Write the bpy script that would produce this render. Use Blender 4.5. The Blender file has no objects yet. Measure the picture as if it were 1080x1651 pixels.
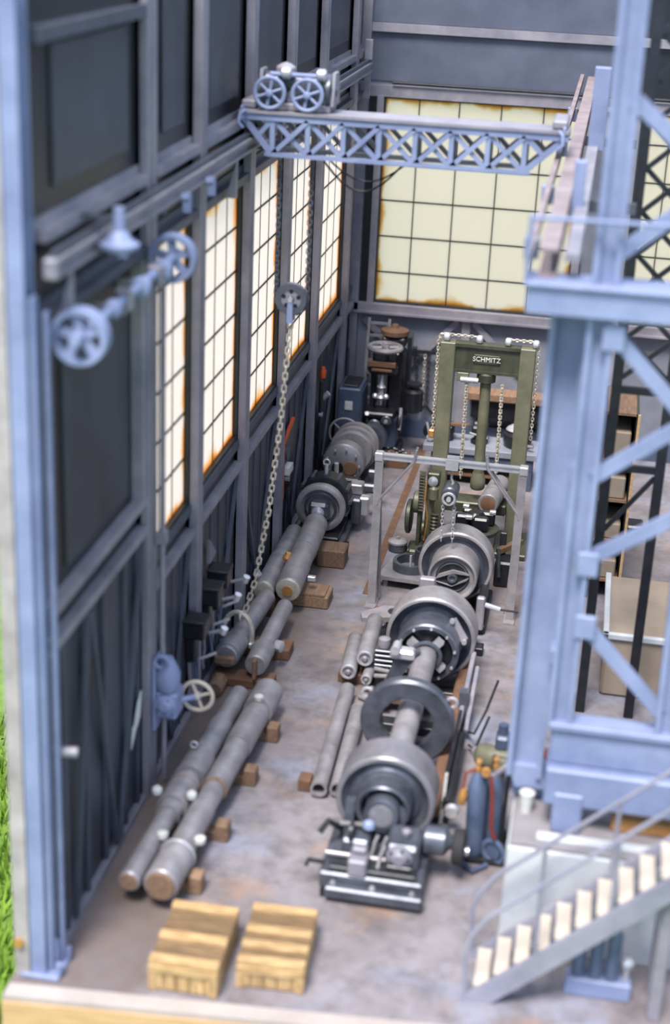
import bpy, math, random
from mathutils import Vector, Matrix
random.seed(7)
PI = math.pi
SC = bpy.context.scene
COL = SC.collection

# ------------------------------------------------------------------ camera
cam_d = bpy.data.cameras.new('camera')
cam = bpy.data.objects.new('camera', cam_d); COL.objects.link(cam)
RX, RY, RZ = (0.98294, 0.10693, -0.14968), (0.17874, -0.36296, 0.91450), (0.04347, -0.92567, -0.37582)
cam.matrix_world = Matrix(((RX[0], -RX[1], -RX[2], 0.0), (RY[0], -RY[1], -RY[2], 0.0), (RZ[0], -RZ[1], -RZ[2], 10.0), (0, 0, 0, 1)))
cam_d.sensor_fit = 'HORIZONTAL'; cam_d.sensor_width = 36.0; cam_d.lens = 2507 / 1080 * 36
cam_d.clip_end = 500
cam_d.dof.use_dof = True; cam_d.dof.focus_distance = 24.0; cam_d.dof.aperture_fstop = 0.52
SC.camera = cam

# ------------------------------------------------------------------ light
world = bpy.data.worlds.new('sky'); SC.world = world; world.use_nodes = True
bg = world.node_tree.nodes['Background']
bg.inputs[0].default_value = (0.62, 0.75, 1.0, 1); bg.inputs[1].default_value = 1.08
sun_d = bpy.data.lights.new('sun', 'SUN'); sun_d.energy = 4.6; sun_d.angle = math.radians(20); sun_d.color = (1.0, 0.94, 0.86)
sun = bpy.data.objects.new('sun', sun_d); COL.objects.link(sun)
sun.location = (-8, 0, 30)
sun.rotation_euler = Vector((0.11, 0.46, -0.88)).to_track_quat('-Z', 'Y').to_euler()
SC.view_settings.view_transform = 'Standard'; SC.view_settings.look = 'None'
SC.view_settings.gamma = 1.0; SC.view_settings.use_curve_mapping = False
SC.view_settings.exposure = 0.85

# ------------------------------------------------------------------ helpers
def lin(c):
    return tuple((x / 255 / 12.92 if x / 255 <= 0.04045 else ((x / 255 + 0.055) / 1.055) ** 2.4) for x in c)

def mat(name, col, rough=0.6, metal=0.0, col2=None, scale=2.5, amt=0.55, bump=0.08, fine=None, rnd=0.0):
    m = bpy.data.materials.new(name); m.use_nodes = True
    nt = m.node_tree; N = nt.nodes; L = nt.links; b = N['Principled BSDF']
    b.inputs['Roughness'].default_value = rough; b.inputs['Metallic'].default_value = metal
    tc = N.new('ShaderNodeTexCoord'); geo = N.new('ShaderNodeNewGeometry')
    n = N.new('ShaderNodeTexNoise'); n.inputs['Scale'].default_value = scale; n.inputs['Detail'].default_value = 6; n.inputs['Roughness'].default_value = 0.65
    L.new(geo.outputs['Position'], n.inputs['Vector'])
    r = N.new('ShaderNodeValToRGB'); r.color_ramp.elements[0].position = 0.5 - amt / 2 + 0.05; r.color_ramp.elements[1].position = 0.5 + amt / 2 - 0.05
    c2 = col2 or tuple(x * 0.72 for x in col)
    K = 0.72 if metal < 0.7 else 0.85
    r.color_ramp.elements[0].color = (*[q * K for q in lin(c2)], 1); r.color_ramp.elements[1].color = (*[q * K for q in lin(col)], 1)
    L.new(n.outputs['Fac'], r.inputs['Fac'])
    out = r.outputs['Color']
    if rnd:
        oi = N.new('ShaderNodeObjectInfo'); mr = N.new('ShaderNodeMapRange')
        mr.inputs['To Min'].default_value = 1 - rnd; mr.inputs['To Max'].default_value = 1 + rnd
        L.new(oi.outputs['Random'], mr.inputs['Value'])
        mx = N.new('ShaderNodeVectorMath'); mx.operation = 'SCALE'
        L.new(out, mx.inputs[0]); L.new(mr.outputs['Result'], mx.inputs['Scale']); out = mx.outputs['Vector']
    L.new(out, b.inputs['Base Color'])
    if bump:
        n2 = N.new('ShaderNodeTexNoise'); n2.inputs['Scale'].default_value = fine or scale * 12; n2.inputs['Detail'].default_value = 3
        L.new(geo.outputs['Position'], n2.inputs['Vector'])
        bp = N.new('ShaderNodeBump'); bp.inputs['Strength'].default_value = bump; bp.inputs['Distance'].default_value = 0.02
        L.new(n2.outputs['Fac'], bp.inputs['Height']); L.new(bp.outputs['Normal'], b.inputs['Normal'])
    return m

def wood_mat(name, c1, c2, axis_scale, rnd=0.12):
    m = bpy.data.materials.new(name); m.use_nodes = True
    nt = m.node_tree; N = nt.nodes; L = nt.links; b = N['Principled BSDF']; b.inputs['Roughness'].default_value = 0.75
    tc = N.new('ShaderNodeTexCoord'); mp = N.new('ShaderNodeMapping'); mp.inputs['Scale'].default_value = axis_scale
    L.new(tc.outputs['Object'], mp.inputs['Vector'])
    n = N.new('ShaderNodeTexNoise'); n.inputs['Scale'].default_value = 4; n.inputs['Detail'].default_value = 5
    L.new(mp.outputs['Vector'], n.inputs['Vector'])
    r = N.new('ShaderNodeValToRGB'); r.color_ramp.elements[0].position = 0.3; r.color_ramp.elements[1].position = 0.7
    r.color_ramp.elements[0].color = (*[q * .74 for q in lin(c2)], 1); r.color_ramp.elements[1].color = (*[q * .74 for q in lin(c1)], 1)
    L.new(n.outputs['Fac'], r.inputs['Fac'])
    oi = N.new('ShaderNodeObjectInfo'); mr = N.new('ShaderNodeMapRange')
    mr.inputs['To Min'].default_value = 1 - rnd; mr.inputs['To Max'].default_value = 1 + rnd
    L.new(oi.outputs['Random'], mr.inputs['Value'])
    mx = N.new('ShaderNodeVectorMath'); mx.operation = 'SCALE'
    L.new(r.outputs['Color'], mx.inputs[0]); L.new(mr.outputs['Result'], mx.inputs['Scale'])
    L.new(mx.outputs['Vector'], b.inputs['Base Color'])
    bp = N.new('ShaderNodeBump'); bp.inputs['Strength'].default_value = 0.15; bp.inputs['Distance'].default_value = 0.02
    L.new(n.outputs['Fac'], bp.inputs['Height']); L.new(bp.outputs['Normal'], b.inputs['Normal'])
    return m

def pane_mat(name, col, stain, box, axis):
    """frosted translucent glazing with rusty dirt creeping in from the window's edges; box=(u0,u1,v0,v1) in metres"""
    m = bpy.data.materials.new(name); m.use_nodes = True
    nt = m.node_tree; N = nt.nodes; L = nt.links; N.remove(N['Principled BSDF'])
    out = N['Material Output']; geo = N.new('ShaderNodeNewGeometry')
    sp = N.new('ShaderNodeSeparateXYZ'); L.new(geo.outputs['Position'], sp.inputs[0])
    def math_(op, a, b):
        x = N.new('ShaderNodeMath'); x.operation = op
        for i, q in enumerate((a, b)):
            if isinstance(q, (int, float)): x.inputs[i].default_value = q
            else: L.new(q, x.inputs[i])
        return x.outputs[0]
    u = sp.outputs[axis]; v = sp.outputs['Z']
    d = math_('MINIMUM', math_('SUBTRACT', u, box[0]), math_('SUBTRACT', box[1], u))
    d2 = math_('MINIMUM', math_('SUBTRACT', v, box[2]), math_('SUBTRACT', box[3], v))
    d = math_('MINIMUM', d, d2)
    n = N.new('ShaderNodeTexNoise'); n.inputs['Scale'].default_value = 1.7; n.inputs['Detail'].default_value = 4
    L.new(geo.outputs['Position'], n.inputs['Vector'])
    thick = math_('MULTIPLY', math_('SUBTRACT', n.outputs['Fac'], 0.3), 0.75)
    q = math_('DIVIDE', d, math_('MAXIMUM', thick, 0.03))
    r = N.new('ShaderNodeValToRGB'); e = r.color_ramp.elements
    e[0].position = 0.0; e[0].color = (*lin((190, 116, 44)), 1); e[1].position = 1.0; e[1].color = (*lin(col), 1)
    x = e.new(0.3); x.color = (*lin(stain), 1)
    x = e.new(0.65); x.color = (*lin(tuple((a * 0.75 + b * 0.25) for a, b in zip(col, stain))), 1)
    L.new(q, r.inputs['Fac'])
    tr = N.new('ShaderNodeBsdfTranslucent'); df = N.new('ShaderNodeBsdfDiffuse'); mx = N.new('ShaderNodeMixShader')
    L.new(r.outputs['Color'], tr.inputs['Color']); L.new(r.outputs['Color'], df.inputs['Color'])
    mx.inputs[0].default_value = 0.04
    L.new(tr.outputs[0], mx.inputs[1]); L.new(df.outputs[0], mx.inputs[2]); L.new(mx.outputs[0], out.inputs['Surface'])
    return m

V = Vector
def frame(d):
    d = V(d).normalized(); a = V((0, 0, 1)) if abs(d.z) < 0.9 else V((1, 0, 0))
    x = a.cross(d).normalized(); y = d.cross(x).normalized(); return x, y, d

class MB:
    def __init__(s): s.v = []; s.f = []
    def add(s, vs, fs):
        o = len(s.v); s.v += [tuple(p) for p in vs]; s.f += [tuple(i + o for i in f) for f in fs]; return s
    def box(s, x0, x1, y0, y1, z0, z1, ch=0.0, M=None):
        if ch <= 0:
            vs = [V((x, y, z)) for z in (z0, z1) for y in (y0, y1) for x in (x0, x1)]
            fs = [(0, 2, 3, 1), (4, 5, 7, 6), (0, 1, 5, 4), (2, 6, 7, 3), (0, 4, 6, 2), (1, 3, 7, 5)]
        else:
            vs = []; idx = {}
            for i, x in enumerate((x0, x1)):
                for j, y in enumerate((y0, y1)):
                    for k, z in enumerate((z0, z1)):
                        sx, sy, sz = (1 - 2 * i) * ch, (1 - 2 * j) * ch, (1 - 2 * k) * ch
                        for a, p in enumerate(((x, y + sy, z + sz), (x + sx, y, z + sz), (x + sx, y + sy, z))):
                            idx[(i, j, k, a)] = len(vs); vs.append(V(p))
            g = lambda *q: idx[q]; fs = []
            for i in (0, 1):
                q = [g(i, 0, 0, 0), g(i, 1, 0, 0), g(i, 1, 1, 0), g(i, 0, 1, 0)]; fs.append(tuple(q if i else q[::-1]))
                q = [g(0, i, 0, 1), g(0, i, 1, 1), g(1, i, 1, 1), g(1, i, 0, 1)]; fs.append(tuple(q if i else q[::-1]))
                q = [g(0, 0, i, 2), g(1, 0, i, 2), g(1, 1, i, 2), g(0, 1, i, 2)]; fs.append(tuple(q if i else q[::-1]))
                for j in (0, 1):
                    fs.append((g(i, j, 0, 0), g(i, j, 1, 0), g(i, j, 1, 1), g(i, j, 0, 1)))
                    fs.append((g(i, 0, j, 0), g(i, 1, j, 0), g(i, 1, j, 2), g(i, 0, j, 2)))
                    fs.append((g(0, i, j, 1), g(1, i, j, 1), g(1, i, j, 2), g(0, i, j, 2)))
                    for k in (0, 1): fs.append((g(i, j, k, 0), g(i, j, k, 1), g(i, j, k, 2)))
        if M: vs = [M @ p for p in vs]
        return s.add(vs, fs)
    def cb(s, c, sz, ch=0.0, M=None):
        return s.box(c[0] - sz[0] / 2, c[0] + sz[0] / 2, c[1] - sz[1] / 2, c[1] + sz[1] / 2, c[2] - sz[2] / 2, c[2] + sz[2] / 2, ch, M)
    def lathe(s, o, d, prof, n=28, closed=False):
        x, y, d = frame(d); o = V(o); vs = []; fs = []
        for t, r in prof:
            for i in range(n):
                a = 2 * PI * i / n; vs.append(o + d * t + (x * math.cos(a) + y * math.sin(a)) * max(r, 1e-4))
        m = len(prof)
        for k in range(m if closed else m - 1):
            k2 = (k + 1) % m
            for i in range(n):
                j = (i + 1) % n; fs.append((k * n + i, k * n + j, k2 * n + j, k2 * n + i))
        if not closed:
            fs.append(tuple(range(n - 1, -1, -1))); fs.append(tuple((m - 1) * n + i for i in range(n)))
        return s.add(vs, fs)
    def cyl(s, a, b, r, r2=None, n=16):
        a, b = V(a), V(b); l = (b - a).length
        return s.lathe(a, b - a, [(0, r), (l, r if r2 is None else r2)], n)
    def pipe(s, a, b, r, ri, n=20):
        a, b = V(a), V(b); l = (b - a).length
        return s.lathe(a, b - a, [(0, r), (l, r), (l, ri), (0, ri)], n, True)
    def torus(s, c, d, R, r, n=28, m=8):
        prof = [(r * math.sin(2 * PI * k / m), R + r * math.cos(2 * PI * k / m)) for k in range(m)]
        return s.lathe(c, d, prof, n, True)
    def tube(s, pts, r, n=8, closed=False):
        pts = [V(p) for p in pts]; m = len(pts); vs = []; fs = []; prev = None
        for i, p in enumerate(pts):
            a = pts[(i - 1) % m] if (closed or i > 0) else p; b = pts[(i + 1) % m] if (closed or i < m - 1) else p
            t = (b - a).normalized()
            if prev is None: x, y, _ = frame(t)
            else:
                x = (prev - t * prev.dot(t)).normalized(); y = t.cross(x)
            prev = x
            for k in range(n):
                w = 2 * PI * k / n; vs.append(p + (x * math.cos(w) + y * math.sin(w)) * r)
        for i in range(m if closed else m - 1):
            i2 = (i + 1) % m
            for k in range(n):
                k2 = (k + 1) % n; fs.append((i * n + k, i * n + k2, i2 * n + k2, i2 * n + k))
        if not closed: fs += [tuple(range(n - 1, -1, -1)), tuple((m - 1) * n + k for k in range(n))]
        return s.add(vs, fs)
    def beam(s, a, b, poly, up=(0, 0, 1)):
        """extrude a 2-D outline (side, up) from a to b"""
        a, b = V(a), V(b); d = (b - a).normalized(); u = V(up); u = (u - d * u.dot(d)).normalized(); sd = d.cross(u)
        n = len(poly); vs = [p + sd * q[0] + u * q[1] for p in (a, b) for q in poly]
        fs = [(i, (i + 1) % n, n + (i + 1) % n, n + i) for i in range(n)] + [tuple(range(n - 1, -1, -1)), tuple(range(n, 2 * n))]
        return s.add(vs, fs)
    def bar(s, a, b, w, h, up=(0, 0, 1)):
        return s.beam(a, b, [(-w / 2, -h / 2), (w / 2, -h / 2), (w / 2, h / 2), (-w / 2, h / 2)], up)
    def ibeam(s, a, b, w, h, t, up=(0, 0, 1)):
        W, H, q = w / 2, h / 2, t / 2
        return s.beam(a, b, [(-W, -H), (W, -H), (W, -H + t), (q, -H + t), (q, H - t), (W, H - t), (W, H), (-W, H), (-W, H - t), (-q, H - t), (-q, -H + t), (-W, -H + t)], up)
    def channel(s, a, b, w, h, t, up=(0, 0, 1)):
        W, H = w / 2, h / 2
        return s.beam(a, b, [(-W, -H), (W, -H), (W, H), (W - t, H), (W - t, -H + t), (-W + t, -H + t), (-W + t, H), (-W, H)], up)
    def angle(s, a, b, w, t, up=(0, 0, 1), flip=1):
        p = [(0, 0), (w * flip, 0), (w * flip, t), (t * flip, t), (t * flip, w), (0, w)]
        return s.beam(a, b, p if flip > 0 else p[::-1], up)
    def prism(s, poly, axis, a0, a1):
        """outline in the plane perpendicular to axis ('x': (y,z), 'y': (x,z), 'z': (x,y))"""
        f = {'x': lambda p, a: (a, p[0], p[1]), 'y': lambda p, a: (p[0], a, p[1]), 'z': lambda p, a: (p[0], p[1], a)}[axis]
        n = len(poly); vs = [f(p, a) for a in (a0, a1) for p in poly]
        fs = [(i, (i + 1) % n, n + (i + 1) % n, n + i) for i in range(n)] + [tuple(range(n - 1, -1, -1)), tuple(range(n, 2 * n))]
        return s.add(vs, fs)

WL = {}
def obj(name, mb, m, parent=None, world=True, smooth=35):
    me = bpy.data.meshes.new(name)
    off = WL.get(parent, V((0, 0, 0))) if (parent and world) else V((0, 0, 0))
    me.from_pydata([tuple(V(p) - off) for p in mb.v], [], mb.f)
    import bmesh
    bm = bmesh.new(); bm.from_mesh(me); bmesh.ops.recalc_face_normals(bm, faces=bm.faces); bm.to_mesh(me); bm.free()
    me.polygons.foreach_set('use_smooth', [True] * len(me.polygons)); me.set_sharp_from_angle(angle=math.radians(smooth))
    me.materials.append(m)
    o = bpy.data.objects.new(name, me); COL.objects.link(o)
    if parent: o.parent = parent
    WL[o] = off.copy(); return o

def place(name, me, parent, loc):
    """another copy of a shared piece mesh, at a world location"""
    o = bpy.data.objects.new(name, me); COL.objects.link(o); o.parent = parent
    o.location = V(loc) - WL[parent]; WL[o] = V(loc); return o

def T(name, label, cat, loc, group=None):
    o = bpy.data.objects.new(name, None); COL.objects.link(o); o.empty_display_size = 0.1
    o.location = loc; WL[o] = V(loc); return tag(o, label, cat, group)
def tag(o, label, cat, group=None):
    o['label'] = label; o['category'] = cat
    if group: o['group'] = group
    return o
def struct(name, mb, m, parent=None, label=None):
    o = obj(name, mb, m, parent)
    if parent is None: o['kind'] = 'structure'
    if label: o['label'] = label
    return o
def circ(c, r, n, ax='y', a0=0.0):
    out = []
    for i in range(n):
        a = a0 + 2 * PI * i / n; p, q = r * math.cos(a), r * math.sin(a)
        out.append(V(c) + (V((p, 0, q)) if ax == 'y' else V((0, p, q)) if ax == 'x' else V((p, q, 0))))
    return out
def chain_mb(pts, L=0.10, w=0.028, r=0.011):
    """interlocked oval links along a polyline"""
    pts = [V(p) for p in pts]; mb = MB(); seg = [(b - a).length for a, b in zip(pts, pts[1:])]; tot = sum(seg)
    pitch = L - 2.4 * r; n = max(1, int(tot / pitch))
    def at(t):
        for a, b, l in zip(pts, pts[1:], seg):
            if t <= l: return a + (b - a) * (t / l), (b - a).normalized()
            t -= l
        return pts[-1], (pts[-1] - pts[-2]).normalized()
    for i in range(n):
        c, d = at((i + 0.5) * tot / n); x, y, d = frame(d)
        s = x if i % 2 else y; h = L / 2 - w
        path = [c + d * (h * sg + w * math.cos(a) * 1.0) * 1.0 + s * w * math.sin(a) for sg, angs in ((1, (-1.2, 0, 1.2)), (-1, (PI - 1.2, PI, PI + 1.2))) for a in angs]
        mb.tube(path, r, 5, True)
    return mb
def spoked_wheel(parent, c, ax, R, r, ns, m, hub=0.05, depth=0.05, name='wheel', sr=None):
    d = {'x': V((1, 0, 0)), 'y': V((0, 1, 0)), 'z': V((0, 0, 1))}[ax]; c = V(c)
    rim = obj(name + '_rim', MB().torus(c, d, R - r, r, 32, 8), m, parent)
    mb = MB().lathe(c - d * depth, d, [(0, hub * 0.6), (0.01, hub), (2 * depth - 0.01, hub), (2 * depth, hub * 0.6)], 14)
    obj('hub', mb, m, rim)
    for p in circ(c, R - r, ns, ax, 0.35): obj('spoke', MB().cyl(c + (p - c) * 0.15, p, sr or r * 0.8, n=6), m, rim)
    return rim

# ------------------------------------------------------------------ materials
M_tower = mat('pale_blue_steel', (152, 164, 200), 0.5, 0.0, (112, 124, 162), 1.3)
M_frame = mat('frame_steel', (170, 164, 172), 0.5, 0.1, (116, 116, 130), 1.5)
M_framed = mat('dark_frame_steel', (94, 98, 112), 0.5, 0.1, (66, 70, 82), 1.5)
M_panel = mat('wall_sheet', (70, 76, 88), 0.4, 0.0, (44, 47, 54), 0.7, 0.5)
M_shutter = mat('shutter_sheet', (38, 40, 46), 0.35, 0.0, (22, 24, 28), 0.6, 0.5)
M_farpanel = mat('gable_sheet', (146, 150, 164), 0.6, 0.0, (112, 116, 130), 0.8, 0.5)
M_upper_shade = mat('shaded_gable_sheet', (102, 108, 128), 0.55, 0.0, (74, 80, 98), 0.8, 0.5)  # shade put into the colour: darker gable copy for the brightly lit upper wall
M_muntin = mat('glazing_bar_paint', (48, 56, 54), 0.5)
def floor_mat():
    m = bpy.data.materials.new('stained_floor'); m.use_nodes = True
    nt = m.node_tree; N = nt.nodes; L = nt.links; b = N['Principled BSDF']; b.inputs['Roughness'].default_value = 0.7
    geo = N.new('ShaderNodeNewGeometry'); prev = None
    for sc, lo, hi, col, dt in ((0.0, 0, 0, (138, 132, 138), 0), (0.55, 0.42, 0.62, (108, 98, 98), 5), (1.4, 0.52, 0.7, (72, 66, 68), 6), (0.8, 0.56, 0.68, (160, 128, 106), 5), (1.0, 0.54, 0.68, (136, 140, 160), 4), (5.0, 0.45, 0.75, (92, 86, 88), 6)):
        if prev is None:
            q = N.new('ShaderNodeRGB'); q.outputs[0].default_value = (*[x * .78 for x in lin(col)], 1); prev = q.outputs[0]; continue
        mp = N.new('ShaderNodeMapping'); mp.inputs['Location'].default_value = (sc * 7.3, sc * 3.1, 1.7 * sc); L.new(geo.outputs['Position'], mp.inputs['Vector'])
        n = N.new('ShaderNodeTexNoise'); n.inputs['Scale'].default_value = sc; n.inputs['Detail'].default_value = dt; n.inputs['Roughness'].default_value = 0.6
        L.new(mp.outputs['Vector'], n.inputs['Vector'])
        mr = N.new('ShaderNodeMapRange'); mr.inputs['From Min'].default_value = lo; mr.inputs['From Max'].default_value = hi; mr.inputs['To Max'].default_value = 0.7
        L.new(n.outputs['Fac'], mr.inputs['Value'])
        mx = N.new('ShaderNodeMix'); mx.data_type = 'RGBA'; L.new(mr.outputs['Result'], mx.inputs['Factor']); L.new(prev, mx.inputs['A'])
        mx.inputs['B'].default_value = (*[x * .78 for x in lin(col)], 1); prev = mx.outputs['Result']
    # darker brown strip beside the windowed wall
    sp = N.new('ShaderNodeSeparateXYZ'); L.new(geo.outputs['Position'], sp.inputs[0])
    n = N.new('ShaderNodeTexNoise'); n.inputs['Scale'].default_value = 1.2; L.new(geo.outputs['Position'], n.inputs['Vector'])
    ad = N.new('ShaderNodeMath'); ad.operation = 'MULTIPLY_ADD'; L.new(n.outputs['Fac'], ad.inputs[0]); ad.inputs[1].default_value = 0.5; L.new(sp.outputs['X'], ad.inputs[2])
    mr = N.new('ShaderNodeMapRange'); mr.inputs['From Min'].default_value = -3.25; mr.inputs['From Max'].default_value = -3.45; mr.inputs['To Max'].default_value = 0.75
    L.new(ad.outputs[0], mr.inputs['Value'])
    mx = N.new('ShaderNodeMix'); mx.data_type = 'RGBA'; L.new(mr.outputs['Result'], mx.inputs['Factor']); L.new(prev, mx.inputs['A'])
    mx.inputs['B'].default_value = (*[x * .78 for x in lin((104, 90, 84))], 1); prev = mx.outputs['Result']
    L.new(prev, b.inputs['Base Color']); return m
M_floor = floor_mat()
M_wood_base = wood_mat('base_wood', (214, 178, 134), (186, 148, 104), (0.4, 6, 6), 0.05)
M_pale = mat('pale_strip', (184, 174, 168), 0.8, 0.0, (156, 146, 142), 1.5)
M_steel = mat('machined_steel', (188, 184, 188), 0.36, 0.35, (136, 132, 138), 3.0)
M_shaft = mat('turned_shaft', (176, 172, 178), 0.42, 0.25, (128, 124, 128), 4.0)
M_iron = mat('cast_iron', (118, 122, 136), 0.36, 0.45, (66, 70, 80), 3.5)
M_rim = mat('worn_rim_iron', (156, 154, 162), 0.4, 0.3, (110, 108, 116), 3.0)
M_ironb = mat('blue_black_iron', (104, 110, 126), 0.34, 0.5, (58, 62, 74), 3.5)
M_dark = mat('dark_iron', (62, 64, 70), 0.42, 0.4, (40, 40, 44), 4.0)
M_black = mat('black_enamel', (46, 48, 56), 0.3, 0.2, (28, 28, 34), 4.0)
M_bright = mat('polished_steel', (226, 226, 232), 0.25, 0.5, (196, 196, 204), 5.0, bump=0.0)
M_chain = mat('chain_steel', (226, 218, 204), 0.35, 0.3, (170, 160, 146), 8.0, bump=0.0)
M_rust = mat('rusty_block', (128, 92, 68), 0.85, 0.0, (92, 68, 54), 5.0)
M_olive = mat('olive_enamel', (126, 124, 102), 0.45, 0.0, (92, 92, 74), 2.5)
M_olived = mat('olive_iron', (92, 94, 76), 0.45, 0.3, (58, 60, 50), 5.0)
M_block = wood_mat('block_wood', (146, 116, 92), (112, 86, 68), (6, 1, 6))
M_crate = wood_mat('crate_wood', (212, 178, 128), (150, 118, 78), (1.2, 9, 9))
M_crated = wood_mat('dark_crate_wood', (142, 114, 80), (96, 76, 52), (1.2, 9, 9))  # darker wood for the lower planks of the lid
M_crate2 = wood_mat('crate_wood_upright', (212, 178, 128), (150, 118, 78), (9, 9, 1.2))
M_bluegrey = mat('blue_grey_enamel', (94, 106, 132), 0.45, 0.1, (66, 78, 104), 2.0)
M_gas = mat('gas_bottle_blue', (108, 124, 154), 0.35, 0.2, (68, 82, 110), 3.0)
M_concrete = mat('pale_concrete', (214, 216, 220), 0.8, 0.0, (170, 174, 184), 1.6)
M_plinthtop = mat('plinth_top', (150, 146, 152), 0.8, 0.0, (118, 112, 116), 2.0)
M_tan = mat('tan_sheet', (168, 152, 136), 0.75, 0.0, (140, 126, 112), 1.2)
M_orange = mat('orange_paint', (226, 96, 44), 0.55, 0.0, (190, 74, 34), 6.0)
M_red = mat('red_hose', (150, 60, 44), 0.5)
M_brass = mat('brass', (222, 170, 104), 0.35, 0.4, (184, 128, 72), 6.0, bump=0)
M_white = mat('white_card_and_glint', (240, 240, 236), 0.7, bump=0)
M_cream = mat('cream_tread', (214, 200, 186), 0.7, 0.0, (188, 176, 166), 2.0)
M_pinkrail = mat('rail_flange', (178, 160, 160), 0.5, 0.2, (132, 116, 116), 2.0)
M_grass = mat('lawn', (118, 150, 52), 0.9, 0.0, (76, 108, 34), 4.0, 0.6, 0)
M_stair = mat('stair_steel', (162, 160, 176), 0.5, 0.0, (124, 124, 142), 2.0)
M_tyre = mat('rubber', (44, 44, 48), 0.8)

# ------------------------------------------------------------------ setting: ground, floor
YF = lambda x: 11.55 + (x + 5.1) * 0.085           # the base board's front edge runs slightly askew
XR = 4.2
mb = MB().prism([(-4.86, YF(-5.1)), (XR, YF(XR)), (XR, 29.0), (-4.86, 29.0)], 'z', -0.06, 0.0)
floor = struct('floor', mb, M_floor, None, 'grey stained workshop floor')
mb = MB().prism([(-4.86, YF(-5.1) - 0.22), (XR, YF(XR) - 0.22), (XR, 29.2), (-4.86, 29.2)], 'z', -0.5, -0.062)
base = struct('trim_1', mb, M_wood_base, None, 'light wooden base board under the workshop')
mb = MB().prism([(-4.86, YF(-5.1) - 0.2), (XR, YF(XR) - 0.2), (XR, YF(XR) - 0.001), (-4.86, YF(-5.1) - 0.001)], 'z', -0.06, -0.005)
struct('trim_2', mb, M_pale, None, 'pale edging strip along the front of the floor')
for i in range(9):
    x = -0.75 + i * 0.42
    struct('trim_%d' % (3 + i), MB().box(x, x + 0.11, YF(x) - 0.25, YF(x) - 0.19, -0.45, -0.02), M_frame, None, 'grey batten on the front edge of the base board')
mb = MB().box(-80, 80, -20, 140, -2.3, -2.2)
g = obj('ground', mb, M_grass); g['kind'] = 'structure'; g['label'] = 'lawn outside the workshop'
mb = MB()
for i in range(5000):
    x = -5.3 - random.random() * 3.0; y = 11.5 + random.random() * 9
    a = random.random() * PI; dx, dy = math.cos(a) * 0.03, math.sin(a) * 0.03; h = 0.12 + random.random() * 0.22
    lx, ly = random.uniform(-.1, .1), random.uniform(-.1, .1)
    mb.add([(x - dx, y - dy, -2.2), (x + dx, y + dy, -2.2), (x + lx, y + ly, -2.2 + h)], [(0, 1, 2)])
gr = obj('grass', mb, mat('grass_blade', (150, 190, 60), 0.8, 0, (90, 130, 36), 6.0, 0.7, 0)); gr['kind'] = 'stuff'; gr['label'] = 'green grass blades on the lawn outside the wall'; gr['category'] = 'grass'

# ------------------------------------------------------------------ left wall
XW = -4.6; ZT = 9.3; Y0, Y1 = 11.75, 28.8
COLS = [(14.95, 0.36, 0.11), (16.95, 0.25, 0.14), (19.42, 0.25, 0.14), (21.9, 0.25, 0.14), (24.4, 0.25, 0.14), (27.35, 0.25, 0.14)]
WZ0, WZ1 = 2.95, 6.4
WIN = [(15.31, 16.95, 3), (17.2, 19.42, 4), (19.67, 21.9, 4), (22.15, 24.4, 4), (24.65, 27.35, 4)]
mb = MB()
mb.box(-4.74, XW, Y0, Y1, 0, WZ0).box(-4.74, XW, Y0, Y1, WZ1, ZT)
ys = [Y0] + [q for w in WIN for q in w[:2]] + [Y1]
for a, b in zip(ys[::2], ys[1::2]): mb.box(-4.74, XW, a, b, WZ0, WZ1)
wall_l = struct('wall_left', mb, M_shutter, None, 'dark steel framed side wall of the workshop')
for (y, w, d) in COLS:
    x1 = XW + d
    mb = MB().box(XW, x1 - 0.03, y + w * 0.0, y + w * 0.32, 0, ZT).box(XW, x1 - 0.03, y + w * 0.62, y + w, 0, ZT)
    mb.box(x1 - 0.03, x1, y, y + w * 0.42, 0, ZT).box(x1 - 0.03, x1, y + w * 0.52, y + w, 0, ZT).box(XW, XW + 0.04, y, y + w, 0, ZT)
    obj('column', mb, M_frame, wall_l)
bays = [(Y0 + 0.3, 14.95)] + [(COLS[i][0] + COLS[i][1], COLS[i + 1][0]) for i in range(5)] + [(27.6, Y1)]
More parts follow.
